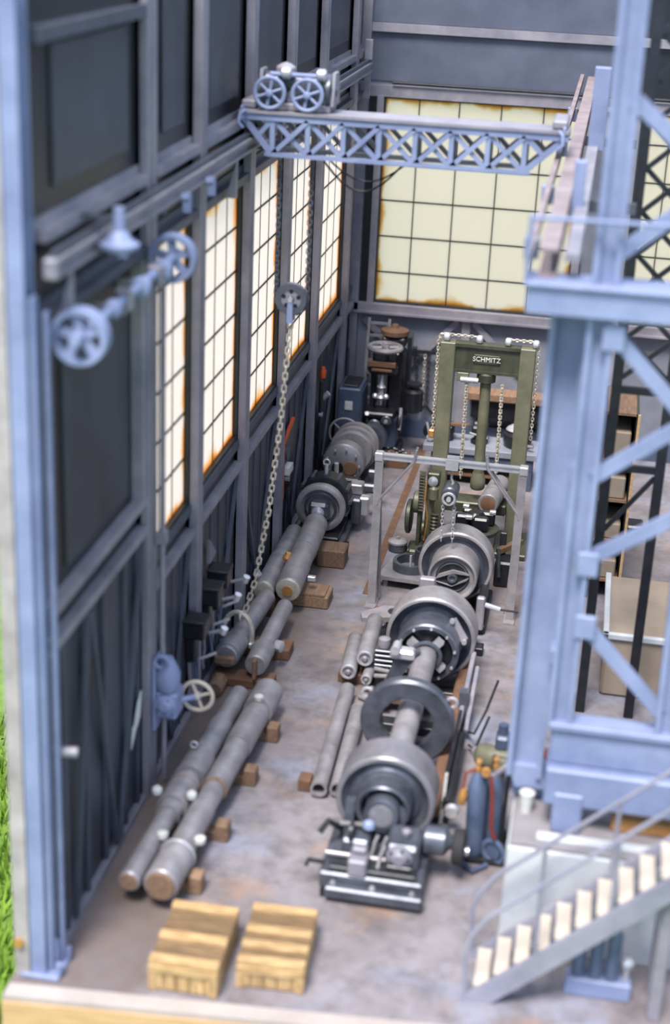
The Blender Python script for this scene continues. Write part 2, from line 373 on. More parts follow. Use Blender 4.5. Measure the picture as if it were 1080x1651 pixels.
for k, (a, b) in enumerate(bays):
    # upper storey: lighter inset sheet as painted sheen, ledge girt, top girt
    obj('panel', MB().box(XW, XW + 0.03, a + 0.5, b - 0.32, 7.5, 8.68 if k == 0 else ZT, 0.012), M_panel, wall_l)  # near-black wall left around the sheet paints the recess shade
    obj('girt', MB().box(XW, XW + 0.13, a, b, 7.14, 7.24).box(XW, XW + 0.03, a, b, 7.24, 7.32), M_frame, wall_l)
    if k == 0: obj('girt', MB().box(XW, XW + 0.12, a, b, 8.72, 8.84), M_framed, wall_l)
    obj('girt', MB().box(XW, XW + 0.12, a, b, 6.42, 6.52).box(XW, XW + 0.03, a, b, 6.52, 6.62), M_framed, wall_l)
    # lower storey
    zs = 3.36 if k == 0 else 2.52
    obj('girt', MB().box(XW, XW + 0.11, a, b, zs, zs + 0.1).box(XW, XW + 0.03, a, b, zs - 0.08, zs), M_frame, wall_l)
    if k == 0:
        obj('girt', MB().box(XW, XW + 0.12, a, b, 3.72, 3.82), M_frame, wall_l)
        obj('shutter', MB().box(XW, XW + 0.025, a + 0.6, b - 0.4, 3.95, 6.0, 0.01), M_panel, wall_l)
        obj('jamb', MB().box(XW, XW + 0.12, b - 0.2, b - 0.08, 3.82, 6.4), M_frame, wall_l)
        for y in (12.35, 13.0, 13.6, 14.3, 14.75): obj('rib', MB().box(XW + 0.02, XW + 0.06, y, y + 0.06, 0.05, zs - 0.05), M_framed, wall_l)
        for p, q in (((12.55, 0.1), (13.05, 3.3)), ((13.9, 0.1), (13.1, 3.3)), ((14.0, 0.1), (14.85, 3.3))):
            obj('brace', MB().bar((XW + 0.075, p[0], p[1]), (XW + 0.075, q[0], q[1]), 0.06, 0.05, (1, 0, 0)), M_framed, wall_l)
    else:
        obj('sill', MB().box(XW, XW + 0.06, a, b, WZ0 - 0.14, WZ0 - 0.02), M_framed, wall_l)
        n = 5
        for i in range(1, n):
            y = a + (b - a) * i / n; obj('rib', MB().box(XW + 0.0, XW + 0.03, y - 0.02, y + 0.02, 0.05, zs - 0.1), M_framed, wall_l)
        m_ = (a + b) / 2
        for p, q in (((a + 0.05, zs - 0.1), (m_, 0.15)), ((m_, 0.15), (b - 0.05, zs - 0.1))):
            obj('brace', MB().bar((XW + 0.05, p[0], p[1]), (XW + 0.05, q[0], q[1]), 0.07, 0.04, (1, 0, 0)), M_framed, wall_l)
    obj('panel', MB().box(XW, XW + 0.012, a, b, 0.02, zs - 0.1), M_panel, wall_l)
    struct('baseboard_left' if k == 0 else 'baseboard_left_%d' % (k + 1), MB().box(XW, XW + 0.09, a, b, 0.0, 0.07), M_frame, None, 'low steel kerb at the foot of the side wall')
# end post and wall end
obj('end_face', MB().box(-4.84, -4.695, 11.66, 11.78, 0, ZT), mat('end_grey', (190, 182, 182), 0.7), wall_l)
obj('end_post', MB().ibeam((-4.615, 11.8, 0.05), (-4.615, 11.8, ZT), 0.15, 0.24, 0.04, (0, 1, 0)).box(-4.54, -4.49, 11.74, 11.86, 0.05, 6.75).box(-4.47, -4.43, 11.9, 11.96, 0.05, 6.6), M_tower, wall_l)
obj('base_plate', MB().box(-4.78, -4.4, 11.64, 12.06, 0.0, 0.05, 0.01), M_tower, wall_l)
for y in (11.72, 11.98): obj('anchor_bolt', MB().cyl((-4.42, y, 0.05), (-4.42, y, 0.16), 0.035, n=8), M_tower, wall_l)
for z in (0.1,): obj('gusset', MB().prism([(11.8, 0.05), (11.8, 0.4), (12.05, 0.05)], 'x', -4.5, -4.46), M_tower, wall_l)
obj('tie_bolt', MB().cyl((-4.6, 12.0, 2.35), (-4.3, 12.05, 2.35), 0.05, n=10), M_frame, wall_l)
obj('clip', MB().cyl((-4.79, 11.62, 0.4), (-4.79, 11.68, 0.4), 0.05, n=10), M_brass, wall_l)

GB = MB().box(-0.02, 0.02, 0, 1, -0.5, 0.5)
def window(n, plane, box, nu, nv, col, stain, lines=None, vlines=None):
    """glazed window; plane ('x', X) lies along Y, ('y', Y) lies along X; box = u0,u1,v0,v1"""
    u0, u1, v0, v1 = box; ax = 'Y' if plane[0] == 'x' else 'X'; P = plane[1]
    def bx(mb, a, b, c, d, t0, t1):
        return mb.box(P + t0, P + t1, a, b, c, d) if plane[0] == 'x' else mb.box(a, b, P - t1, P - t0, c, d)
    mb = MB(); f = 0.025
    bx(mb, u0, u1, v0, v0 + f, -0.1, 0.03); bx(mb, u0, u1, v1 - f, v1, -0.1, 0.03)
    bx(mb, u0, u0 + f, v0 + f, v1 - f, -0.1, 0.03); bx(mb, u1 - f, u1, v0 + f, v1 - f, -0.1, 0.03)
    w = struct('window_%d' % n, mb, M_muntin, None, 'frosted factory window with thin dark glazing bars')
    U = [u0] + (lines or [u0 + (u1 - u0) * i / nu for i in range(1, nu)]) + [u1]
    W = [v0] + (vlines or [v0 + (v1 - v0) * i / nv for i in range(1, nv)]) + [v1]
    for u in U[1:-1]: obj('glazing_bar', bx(MB(), u - 0.009, u + 0.009, v0, v1, -0.05, -0.025), M_muntin, w)
    for v in W[1:-1]: obj('glazing_bar', bx(MB(), u0, u1, v - 0.012, v + 0.012, -0.05, -0.023), M_muntin, w)
    m = pane_mat('frosted_pane_%d' % n, col, stain, box, ax)
    for a, b in zip(U, U[1:]):
        for c, d in zip(W, W[1:]): obj('pane', bx(MB(), a + 0.006, b - 0.006, c + 0.008, d - 0.008, -0.045, -0.033), m, w)
    return w
for i, (a, b, n) in enumerate(WIN):
    window(i + 1, ('x', XW), (a, b, WZ0, WZ1), n, 6, (255, 240, 234), (252, 192, 120))

# ------------------------------------------------------------------ far wall
YW = 28.7
mb = MB(); XE = 4.2
mb.box(-4.6, XE, YW, YW + 0.14, 0, 2.62).box(-4.6, XE, YW, YW + 0.14, 6.42, 10.2)
mb.box(-4.6, -4.14, YW, YW + 0.14, 2.62, 6.42).box(-0.5, 0.48, YW, YW + 0.14, 2.62, 6.42).box(2.7, XE, YW, YW + 0.14, 2.62, 6.42)
wall_f = struct('wall_far', mb, M_farpanel, None, 'grey steel end wall with large window')
obj('sill', MB().box(-4.5, XE, YW - 0.16, YW, 2.46, 2.6).box(-4.5, XE, YW - 0.2, YW, 2.42, 2.46), M_frame, wall_f)
obj('girt', MB().box(-4.5, XE, YW - 0.1, YW, 7.55, 7.7), M_frame, wall_f)
obj('girt', MB().box(-4.5, XE, YW - 0.07, YW, 6.42, 6.62), M_frame, wall_f)
obj('pipe_rail', MB().cyl((-4.0, YW - 0.1, 6.68), (XE, YW - 0.1, 6.68), 0.03, n=8), M_black, wall_f)
obj('shaded_upper_sheet', MB().box(-4.42, .3, YW - .03, YW, 6.7, 7.54).box(-4.42, .3, YW - .03, YW, 7.71, 10.2), M_upper_shade, wall_f)
obj('shade_sheet', MB().box(.32, XE, YW - .03, YW, 6.7, 10.2), M_shutter, wall_f)  # near-black sheet added to paint shade on the upper right wall
obj('corner_post', MB().box(-4.6, -4.42, YW - 0.16, YW, 0, ZT), M_frame, wall_f)
obj('corner_sheet', MB().box(-4.42, -4.24, YW - 0.02, YW, 2.6, 6.42), M_shutter, wall_f)
obj('jamb', MB().box(-4.26, -4.14, YW - 0.12, YW, 2.6, 6.44), M_frame, wall_f)
obj('jamb', MB().box(-0.5, -0.36, YW - 0.12, YW, 2.6, 6.44), M_frame, wall_f)
obj('post', MB().box(-2.42, -2.26, YW - 0.09, YW, 0, 2.42), M_frame, wall_f)
obj('post', MB().box(0.3, 0.5, YW - 0.09, YW, 0, 2.42), M_frame, wall_f)
for p, q in (((-4.3, 2.3), (-3.75, 1.75)), ((-2.5, 2.38), (-3.5, 1.3)), ((-3.5, 1.3), (-2.5, 0.25)), ((-2.2, 2.38), (-1.1, 1.3)), ((-1.1, 1.3), (-2.2, 0.25))):
    obj('brace', MB().bar((p[0], YW - 0.05, p[1]), (q[0], YW - 0.05, q[1]), 0.12, 0.05, (0, 1, 0)), M_frame, wall_f)
struct('baseboard_far', MB().box(-4.4, XE, YW - 0.14, YW, 0, 0.36), M_bluegrey, None, 'blue grey kerb along the end wall')
VL = [3.19, 3.87, 4.54, 5.21, 5.88]
window(6, ('y', YW), (-4.14, -0.5, 2.62, 6.42), 5, 6, (250, 236, 222), (222, 178, 110), [-3.5, -2.77, -2.01, -1.25], VL)
window(7, ('y', YW), (0.48, 2.7, 2.62, 6.42), 3, 6, (250, 236, 222), (222, 178, 110), [1.0, 1.75], VL)
# right-hand side wall, out of frame, closes the shed
mb = MB().box(4.2, 4.34, 17.0, 29.0, 0, 9.3)
struct('wall_right', mb, M_panel, None, 'grey sheet side wall beyond the far aisle')

# ------------------------------------------------------------------ left crane runway
t = T('crane_runway', 'dark crane rail on gusset brackets along the windowed side wall', 'rail', (-4.3, 12.1, 6.85))
obj('beam', MB().ibeam((-4.38, 11.95, 6.97), (-4.38, 28.2, 6.97), 0.13, 0.16, 0.03), M_frame, t)
obj('rail', MB().bar((-4.38, 11.95, 7.08), (-4.38, 28.2, 7.08), 0.05, 0.06), M_framed, t)
for y in [c[0] + 0.1 for c in COLS]: obj('outrigger', MB().box(XW + 0.145, -4.33, y - 0.05, y + 0.05, 6.82, 6.89), M_framed, t)
for y in (12.2, 18.05, 23.2, 28.0): obj('bracket', MB().prism([(-4.32, 6.89), (-4.32, 6.45), (-4.45, 6.45)], 'y', y, y + 0.06), M_frame, t)
obj('end_stop', MB().box(-4.45, -4.31, 28.05, 28.15, 7.1, 7.45, 0.01), M_frame, t)
for y in (15.6, 16.6, 13.4): obj('rail_clip', MB().cyl((-4.31, y, 6.9), (-4.23, y, 6.9), 0.05, n=8).box(-4.29, -4.21, y - .03, y + .03, 6.75, 6.95), M_tower, t)
obj('joint_block', MB().box(-4.44, -4.31, 11.84, 11.95, 6.88, 7.06, .02), M_frame, t)
t = T('dish_fixture', 'pale blue dish hanging on a short stem at the crane rail', 'fixture', (-4.18, 12.85, 6.9))
obj('stem', MB().cyl((-4.14, 12.95, 7.08), (-4.14, 12.95, 7.3), 0.055, 0.05, 12), M_tower, t)
obj('dish', MB().lathe((-4.14, 12.95, 6.9), (0, 0, 1), [(0, 0.10), (0.04, 0.17), (0.08, 0.18), (0.11, 0.12), (0.2, 0.06)], 24), M_tower, t)
obj('arm', MB().bar((-4.47, 12.95, 7.2), (-4.14, 12.95, 7.2), 0.04, 0.04), M_framed, t)

# line shaft with pulleys
t = T('line_shaft', 'pale line shaft with two belt pulleys bracketed below the crane rail', 'line shaft', (-4.35, 12.1, 6.3))
obj('shaft', MB().cyl((-4.22, 11.95, 6.36), (-4.22, 15.15, 6.42), 0.05, n=12), M_tower, t)
for y, r in ((12.9, 0.09), (13.75, 0.1), (14.45, 0.11)):
    obj('coupling', MB().lathe((-4.22, y, 6.375), (0, 1, 0), [(0, 0.06), (0.02, r), (0.14, r), (0.16, 0.06)], 16), M_tower, t)
for y in (13.3, 14.3):
    obj('hanger', MB().box(-4.6, -4.2, y, y + 0.06, 6.24, 6.32).box(-4.3, -4.14, y - 0.03, y + 0.09, 6.28, 6.48, 0.02), M_frame, t)
def pulley(parent, c, R, w, m, holes=5):
    c = V(c); d = V((0, 1, 0))
    rim = obj('pulley_rim', MB().lathe(c - d * w / 2, d, [(0, R * 0.8), (0, R * 0.97), (0.01, R), (w - 0.01, R), (w, R * 0.97), (w, R * 0.8)], 36, True), m, parent)
    obj('hub', MB().lathe(c - d * (w * 0.7), d, [(0, R * 0.15), (0.01, R * 0.22), (w * 1.4 - .01, R * 0.22), (w * 1.4, R * 0.15)], 16), m, rim)
    for p in circ(c, R * 0.82, holes, 'y', 0.4): obj('spoke', MB().bar(c, p, w * 0.5, R * 0.26, (0, 1, 0)), m, rim)
    return rim
pulley(t, (-4.22, 12.12, 6.36), 0.25, 0.16, M_tower)
pulley(t, (-4.22, 14.95, 6.415), 0.25, 0.14, M_tower)
t = T('drive_rod', 'thin vertical rod running from the shaft pulley to the handwheel gearbox', 'rod', (-4.4, 15.2, 1.7))
obj('rod', MB().cyl((-4.4, 15.22, 1.78), (-4.4, 15.22, 6.18), 0.03, n=10), M_frame, t)
obj('guide_bracket', MB().box(-4.485, -4.36, 15.18, 15.26, 3.2, 3.26).box(-4.45, -4.35, 15.16, 15.28, 3.16, 3.3), M_frame, t)

# handwheel gearbox on the first column
G = T('handwheel_gearbox', 'pale grey gearbox with handwheel fixed to the side wall', 'gearbox', (-4.4, 15.25, 1.1))
obj('mounting_plate', MB().box(-4.485, -4.44, 15.08, 15.5, 0.85, 1.75, 0.01), M_tower, G)
obj('lower_case', MB().box(-4.46, -4.2, 15.1, 15.42, 1.0, 1.34, 0.03), M_tower, G)
obj('upper_case', MB().lathe((-4.33, 15.2, 1.34), (0, 0, 1), [(0, 0.1), (0.05, 0.14), (0.22, 0.15), (0.34, 0.1), (0.42, 0.06)], 16), M_tower, G)
obj('cover', MB().lathe((-4.33, 15.1, 1.2), (0, -1, 0), [(0, 0.13), (0.03, 0.13), (0.05, 0.09), (0.08, 0.05)], 20), M_tower, G)
for p in circ((-4.33, 15.07, 1.2), 0.1, 6): obj('bolt', MB().cyl(p, p - V((0, 0.03, 0)), 0.018, n=6), M_tower, G)
obj('lifting_ring', MB().torus((-4.38, 15.1, 1.74), (0, 1, 0), 0.075, 0.025, 18, 6), M_tower, G)
obj('axle', MB().cyl((-4.3, 15.3, 1.14), (-4.02, 15.52, 1.14), 0.035, n=10), M_tower, G)
spoked_wheel(G, (-4.06, 15.5, 1.14), 'y', 0.21, 0.026, 4, M_cream, 0.04, 0.05, 'handwheel')
obj('drop_pipe', MB().cyl((-4.4, 15.3, 0.1), (-4.4, 15.3, 1.0), 0.03, n=8), M_frame, G)

# wall switchgear
for k, (y, z, lab) in enumerate(((16.55, 1.38, 'dark lever switch box on the side wall, nearest to the handwheel gearbox'), (17.24, 1.52, 'dark switch box with stepped lid in the middle of the wall switch row'), (17.7, 1.56, 'dark switch box with a raised hood at the end of the wall switch row'))):
    S = T('switch_box', lab, 'switch box', (-4.45, y, z - 0.35), 'switch boxes on the side wall')
    mt_ = M_black
    obj('case', MB().box(-4.53, -4.26, y, y + 0.3, z - 0.08, z + 0.14, 0.02), mt_, S)
    obj('lid', MB().box(-4.53, -4.24, y - 0.02, y + 0.28, z + 0.14, z + 0.18, 0.01), M_dark, S)
    obj('throat', MB().box(-4.52, -4.38, y + 0.05, y + 0.22, z - 0.42, z - 0.08, 0.02), mt_, S)
    obj('lever', MB().cyl((-4.22, y + 0.1, z), (-4.02, y + 0.02, z + 0.1), 0.022, n=8).cyl((-4.03, y + 0.02, z + 0.06), (-4.0, y + .01, z + 0.14), 0.045, n=10), M_bright, S)
    obj('handle', MB().cyl((-4.3, y - 0.04, z - 0.3), (-4.1, y - 0.02, z - 0.2), 0.02, n=8), M_bright, S)
    obj('conduit', MB().tube([(-4.5, y + 0.2, z - 0.5), (-4.48, y + 0.2, z - 0.8), (-4.52, y + 0.25, z - 1.0), (-4.52, y + 0.3, 0.4)], 0.025, 6), M_frame, S)
    obj('cable', MB().tube([(-4.4, y + 0.12, z - 0.5), (-4.36, y + 0.12, z - 0.75), (-4.4, y + 0.3, z - 0.85), (-4.44, y + 0.36, z - 0.5)], 0.014, 6), M_bluegrey, S)
    if k == 2: obj('hood', MB().prism([(y, z + 0.26), (y, z + 0.6), (y + 0.35, z + 0.28)], 'x', -4.53, -4.49), M_frame, S)

# orange-edged board on the wall
B = T('tool_board', 'dark board edged in orange with a white gauge on the side wall', 'board', (-4.55, 22.3, 1.0))
obj('panel', MB().box(-4.53, -4.5, 22.2, 23.1, 1.0, 2.0), M_black, B)
obj('edging', MB().box(-4.5, -4.46, 22.17, 22.21, 1.0, 1.88).prism([(22.17, 1.86), (22.95, 2.06), (22.95, 2.11), (22.17, 1.92)], 'x', -4.52, -4.47), M_orange, B)
obj('gauge', MB().cyl((-4.5, 22.4, 1.7), (-4.44, 22.4, 1.7), 0.12, n=18), M_iron, B)
obj('card', MB().box(-4.5, -4.4, 22.3, 22.6, 1.36, 1.48), M_white, B)
obj('knob', MB().cyl((-4.5, 22.45, 1.26), (-4.42, 22.45, 1.26), 0.05, n=10), M_bright, B)
B = T('valve_pipe', 'small pipe with bright valves and orange cap beside the blue cabinet', 'valve', (-4.55, 25.2, 1.0))
obj('pipe', MB().cyl((-4.48, 25.3, 0.6), (-4.48, 25.3, 2.0), 0.04, n=8), M_dark, B)
obj('cap', MB().lathe((-4.5, 25.5, 2.0), (0, 0, 1), [(0, 0.05), (0.12, 0.06), (0.2, 0.03)], 10), M_orange, B)
obj('valve', MB().cyl((-4.5, 25.6, 1.6), (-4.4, 25.6, 1.7), 0.05, n=10), M_bright, B)
obj('valve', MB().cyl((-4.5, 25.3, 1.4), (-4.44, 25.3, 1.4), 0.05, n=10), M_bright, B)

tag(obj('paper_notice', MB().prism([(14.45, .95), (14.6, 1.1), (14.78, 1.2), (14.84, 1.5), (14.7, 1.42), (14.56, 1.2), (14.5, 1.2)], 'x', XW + .062, XW + .074), M_white), 'torn pale paper scrap low on the side wall', 'notice')

# ------------------------------------------------------------------ overhead crane
C = T('overhead_crane', 'blue grey lattice girder crane spanning between the two rails', 'crane', (-2.4, 19.0, 6.8))
XA, XB = -4.47, -0.5; YA, YB = 18.78, 19.22; ZA, ZB = 7.36, 6.88
obj('top_plate', MB().box(XA, XB, YA - 0.05, YB + 0.05, ZA, ZA + 0.035), M_frame, C)
n = 8; xs = [-4.06 + i * 0.436 for i in range(n)]
for y in (YA, YB):
    obj('top_chord', MB().bar((XA, y, ZA - 0.04), (XB, y, ZA - 0.04), 0.06, 0.08), M_tower if y == YA else M_frame, C)
    obj('bottom_chord', MB().bar((xs[0] - .05, y, ZB), (xs[-1] + .05, y, ZB), 0.08, 0.05), M_tower if y == YA else M_frame, C)
    mm = M_tower if y == YA else M_frame
    for i, x in enumerate(xs):
        obj('post', MB().bar((x, y, ZB), (x, y, ZA - .05), 0.06, 0.035, (0, 1, 0)), mm, C)
        obj('gusset_plate', MB().prism([(x - .1, ZB - .02), (x + .1, ZB - .02), (x + .05, ZB + .08), (x - .05, ZB + .08)], 'y', y - .03, y - .02), mm, C)
        if i < n - 1:
            x2 = xs[i + 1]
            obj('diagonal', MB().bar((x, y - .015, ZB), (x2, y - .015, ZA - .06), 0.055, 0.03, (0, 1, 0)), mm, C)
            obj('diagonal', MB().bar((x, y + .015, ZA - .06), (x2, y + .015, ZB), 0.055, 0.03, (0, 1, 0)), mm, C)
    obj('diagonal', MB().bar((XA + .05, y, ZA - .06), (xs[0], y, ZB), 0.07, 0.035, (0, 1, 0)), mm, C)
    obj('diagonal', MB().bar((XB - .05, y, ZA - .06), (xs[-1], y, ZB), 0.07, 0.035, (0, 1, 0)), mm, C)
    xm = (XA + .05 + xs[0]) / 2; obj('diagonal', MB().bar((xs[0], y, ZA - .06), (xm, y, (ZA + ZB) / 2 - .03), 0.055, 0.03, (0, 1, 0)), mm, C)
    xm = (XB - .05 + xs[-1]) / 2; obj('diagonal', MB().bar((xs[-1], y, ZA - .06), (xm, y, (ZA + ZB) / 2 - .03), 0.055, 0.03, (0, 1, 0)), mm, C)
for x in xs: obj('cross_tie', MB().bar((x, YA, ZB), (x, YB, ZB), 0.05, 0.04), M_frame, C)
for x, s in ((-4.38, -1), (-0.62, 1)):
    e = obj('end_truck', MB().box(x - .09, x + .09, 18.84, 19.55, 7.4, 7.5, 0.02), M_frame, C)
    obj('wheel_guard', MB().box(x - .07, x + .07, 19.3, 19.5, 7.2, 7.4, 0.02), M_frame, e)
    obj('wheel', MB().cyl((x - .04, 19.4, 7.2), (x + .04, 19.4, 7.2), 0.09, n=14), M_steel, e)
    obj('end_plate', MB().box(x + s * .06 - .02, x + s * .06 + .02, 18.74, 19.26, 7.26, 7.44, .01), M_tower, e)
    obj('hook_handle', MB().tube([(x, 18.7, 7.4), (x + s * .05, 18.62, 7.36), (x + s * .06, 18.58, 7.26), (x, 18.58, 7.2)], 0.022, 8), M_tower, e)
# trolley
Tr = T('crane_trolley', 'blue grey winch trolley with two spoked wheels on the crane girder', 'winch', (-3.86, 19.0, 7.34))
obj('frame', MB().box(-4.26, -3.38, 18.86, 19.3, 7.34, 7.42, 0.01), M_frame, Tr)
for x in (-4.1, -3.64): spoked_wheel(Tr, (x, 18.74, 7.55), 'y', 0.205, 0.026, 6, M_tower, 0.045, 0.06)
for x in (-4.1, -3.64): obj('gear', MB().lathe((x, 18.84, 7.53), (0, 1, 0), [(0, 0.15), (0.04, 0.17), (0.3, 0.17), (0.36, 0.12)], 20), M_iron, Tr)
obj('drum', MB().cyl((-4.2, 19.05, 7.66), (-3.5, 19.05, 7.66), 0.11, n=18), M_iron, Tr)
obj('cross_shaft', MB().cyl((-4.12, 18.86, 7.76), (-3.48, 18.86, 7.76), 0.03, n=10), M_tower, Tr)
for x in (-3.98, -3.55): obj('bearing', MB().lathe((x, 18.84, 7.78), (1, 0, 0), [(0, 0.05), (0.02, 0.075), (0.1, 0.075), (0.12, 0.05)], 14), M_bright, Tr)
obj('top_cap', MB().lathe((-3.95, 18.95, 7.78), (0, 0, 1), [(0, 0.12), (0.06, 0.12), (0.1, 0.06), (0.12, 0.0)], 16), M_frame, Tr)
obj('side_gear', MB().lathe((-3.44, 19.0, 7.58), (1, 0, 0), [(0, 0.2), (0.05, 0.2), (0.07, 0.1), (0.12, 0.05)], 22), M_iron, Tr)
Tr.location.z += .06
for x in (-4.25, -3.36): obj('side_plate', MB().prism([(18.86, 7.42), (19.3, 7.42), (19.2, 7.8), (18.96, 7.8)], 'x', x - .02, x + .02), M_frame, Tr)
# hanging chains and block
Bk = T('chain_block_pulley', 'grooved grey pulley block hanging in the crane chain loop', 'pulley', (-3.78, 18.95, 4.8))
c = V((-3.79, 18.95, 5.06))
obj('sheave', MB().lathe(c - V((0, .05, 0)), (0, 1, 0), [(0, .13), (0, .2), (.02, .21), (.05, .175), (.08, .21), (.1, .2), (.1, .13)], 36, True), M_framed, Bk)
obj('web', MB().lathe(c - V((0, .03, 0)), (0, 1, 0), [(0, .045), (0, .14), (.06, .14), (.06, .045)], 30, True), M_frame, Bk)
for p in circ(c, 0.1, 5, 'y', 0.3): obj('lightening_hole', MB().cyl(p - V((0, .034, 0)), p + V((0, .034, 0)), 0.028, n=12), M_black, Bk)
obj('strap', MB().prism([(c.x - .03, c.z + .03), (c.x + .03, c.z + .03), (c.x + .04, c.z - .3), (c.x - .04, c.z - .3)], 'y', c.y - .09, c.y - .065), M_tower, Bk)
obj('strap', MB().prism([(c.x - .03, c.z + .03), (c.x + .03, c.z + .03), (c.x + .04, c.z - .3), (c.x - .04, c.z - .3)], 'y', c.y + .065, c.y + .09), M_frame, Bk)
obj('pin', MB().cyl((c.x, c.y - .1, c.z), (c.x, c.y + .1, c.z), 0.03, n=10), M_bright, Bk)
arc = [(c.x + 0.2 * math.cos(a), c.y, c.z + 0.2 * math.sin(a)) for a in [PI + PI * i / 10 for i in range(11)]]
tag(obj('lifting_chain', chain_mb([(-3.99, 18.95, 6.86)] + arc + [(-3.59, 18.95, 6.86)], 0.085, 0.024, 0.0105), M_framed), 'dark chain looping from the crane trolley around the pulley block', 'chain')
ch = [V((-3.79, 18.95, 4.76)), V((-3.87, 18.9, 3.4)), V((-3.97, 18.8, 2.2)), V((-4.1, 18.65, 1.2)), V((-4.22, 18.5, 0.72))]
tag(obj('sling_chain', chain_mb(ch, 0.115, 0.03, 0.0125), M_chain), 'bright chain hanging from the pulley block down to the lifting ring', 'chain')
tag(obj('power_cable', MB().tube([(-3.55 + i * 0.1, 19.16, 6.86 - 0.42 * math.sin(PI * i / 11)) for i in range(12)], 0.014, 6).tube([(-3.5 + i * 0.1, 19.2, 6.86 - 0.3 * math.sin(PI * i / 11)) for i in range(12)], 0.012, 6), M_black), 'slack black cable drooping below the crane girder', 'cable')

# ------------------------------------------------------------------ stepped shafts on the floor
def stepped_shaft(label, p0, p1, prof, m=M_shaft, end=None, group='stepped shafts lying on the floor'):
    p0, p1 = V(p0), V(p1); d = (p1 - p0).normalized()
    t = T('stepped_shaft', label, 'shaft', (p0.x, p0.y, 0), group)
    L = (p1 - p0).length; pr = [(a * L, r) for a, r in prof]
    full = []
    for i, (a, r) in enumerate(pr):
        if i == 0: full += [(a, r - 0.015), (a + 0.02, r)]
        elif i == len(pr) - 1: full += [(a - 0.02, r), (a, r - 0.015)]
        else: full.append((a, r))
    obj('body', MB().lathe(p0, d, full, 26), m, t)
    return t, p0, d, L
t, o, d, L = stepped_shaft('long stepped shaft beside the side wall, with bolts painted glint white at mid length', (-4.1, 12.95, .31), (-3.93, 17.15, .31),
    [(0, .12), (.3, .12), (.3, .14), (.34, .14), (.34, .18), (.46, .18), (.46, .13), (.49, .13), (.49, .185), (.6, .185), (.6, .15), (.8, .15), (.8, .13), (1, .125)])
obj('end_disc', MB().lathe(o - d * .012, d, [(0, .09), (.015, .1)], 20), M_block, t)
for a, x in ((.36, -.2), (.36, .2)): p = o + d * L * a + V((x, 0, .1)); obj('bolt', MB().lathe(p, (0, 0, 1), [(0, .03), (.03, .06), (.08, .06), (.11, .03)], 12), M_white, t)  # white colour stands in for blown-out highlights on the bolts
p = o + d * L * .58 + V((-.06, 0, .19)); obj('eye_bolt', MB().torus(p + V((0, 0, .05)), (0, 1, 0), .04, .014, 14, 6), M_bright, t)
obj('collar', MB().torus(o + d * L * .44, d, .165, .02, 24, 6), M_block, t)
t, o, d, L = stepped_shaft('long stepped shaft with thick rusty end, nearer to the crates', (-3.76, 12.95, .32), (-3.58, 17.3, .32),
    [(0, .19), (.14, .19), (.14, .145), (.34, .145), (.34, .13), (.45, .13), (.45, .15), (.66, .15), (.66, .17), (.85, .17), (.85, .14), (.87, .14), (.87, .19), (1, .19)])
obj('end_disc', MB().lathe(o - d * .03, d, [(0, .15), (.04, .165)], 22), M_block, t)
for a, x, q in ((.15, -.19, M_white), (.15, .22, M_white), (.88, .0, M_white)):
    p = o + d * L * a + V((x, 0, .12)); obj('bolt', MB().lathe(p, (0, 0, 1), [(0, .03), (.03, .06), (.08, .06), (.1, .03)], 12), q, t)  # bolt highlights painted as plain white here too
obj('collar', MB().torus(o + d * L * .44, d, .142, .018, 24, 6), M_block, t)
obj('collar', MB().torus(o + d * L * .13, d, .185, .018, 24, 6), M_bright, t)
for (x, y, lab) in ((-3.5, 13.4, 'small wooden chock under the rusty end of the long shaft'), (-3.46, 14.4, 'small wooden chock beside the thin part of the long shaft'), (-3.42, 15.6, 'small wooden chock beside the middle of the long shaft'), (-3.38, 16.65, 'small wooden chock under the far thick end of the long shaft')):
    tag(obj('wooden_chock', MB().box(x - .75, x + .06, y - .08, y + .08, 0, .12, .01).box(x - .07, x + .08, y - .09, y + .09, 0, .22, .015), M_block), lab, 'chock', 'chocks under the shafts')
t, o, d, L = stepped_shaft('thick grey shaft threaded through the lifting ring', (-4.32, 17.95, .38), (-4.22, 20.0, .34),
    [(0, .16), (.03, .16), (.03, .175), (.24, .175), (.24, .14), (1, .135)])
obj('end_block', MB().box(-4.46, -4.18, 17.86, 17.95, .3, .42, .02), M_block, t)
t, o, d, L = stepped_shaft('thinner grey shaft beside the ringed one, with a bright nut', (-3.9, 17.9, .33), (-3.9, 19.8, .33),
    [(0, .15), (.27, .155), (.27, .12), (1, .115)])
obj('end_block', MB().box(-3.92, -3.87, 17.78, 17.9, .18, .46, .01), M_block, t)
obj('nut', MB().lathe((-3.76, 18.5, .36), (1, -.3, 0), [(0, .07), (.02, .085), (.1, .085), (.12, .05)], 8), M_bright, t)
t, o, d, L = stepped_shaft('short round bar end lying below the ringed shaft', (-4.36, 17.5, .11), (-4.36, 17.82, .11), [(0, .11), (1, .11)], M_block)
tag(obj('timber_bearer', MB().box(-4.5, -3.66, 17.85, 18.15, 0, .13, .015), M_rust), 'rusty brown bearer under the ends of the two grey shafts', 'block')
tag(obj('timber_bearer', MB().box(-4.3, -3.62, 18.75, 19.1, 0, .17, .015), M_rust), 'brown bearer under the middle of the two grey shafts', 'block')
t, o, d, L = stepped_shaft('large round bar with bright turned end, close to the side wall', (-4.3, 20.15, .36), (-4.3, 22.42, .36),
    [(0, .16), (.45, .16), (.45, .166), (.52, .166), (.52, .155), (1, .15)])
obj('turned_end', MB().lathe(o - d * .03, d, [(0, .11), (.01, .14), (.035, .15)], 24), M_chain, t)
obj('clamp_bolt', MB().lathe((-4.44, 20.35, .46), (0, 0, 1), [(0, .05), (.06, .07), (.1, .05)], 10), M_bright, t)
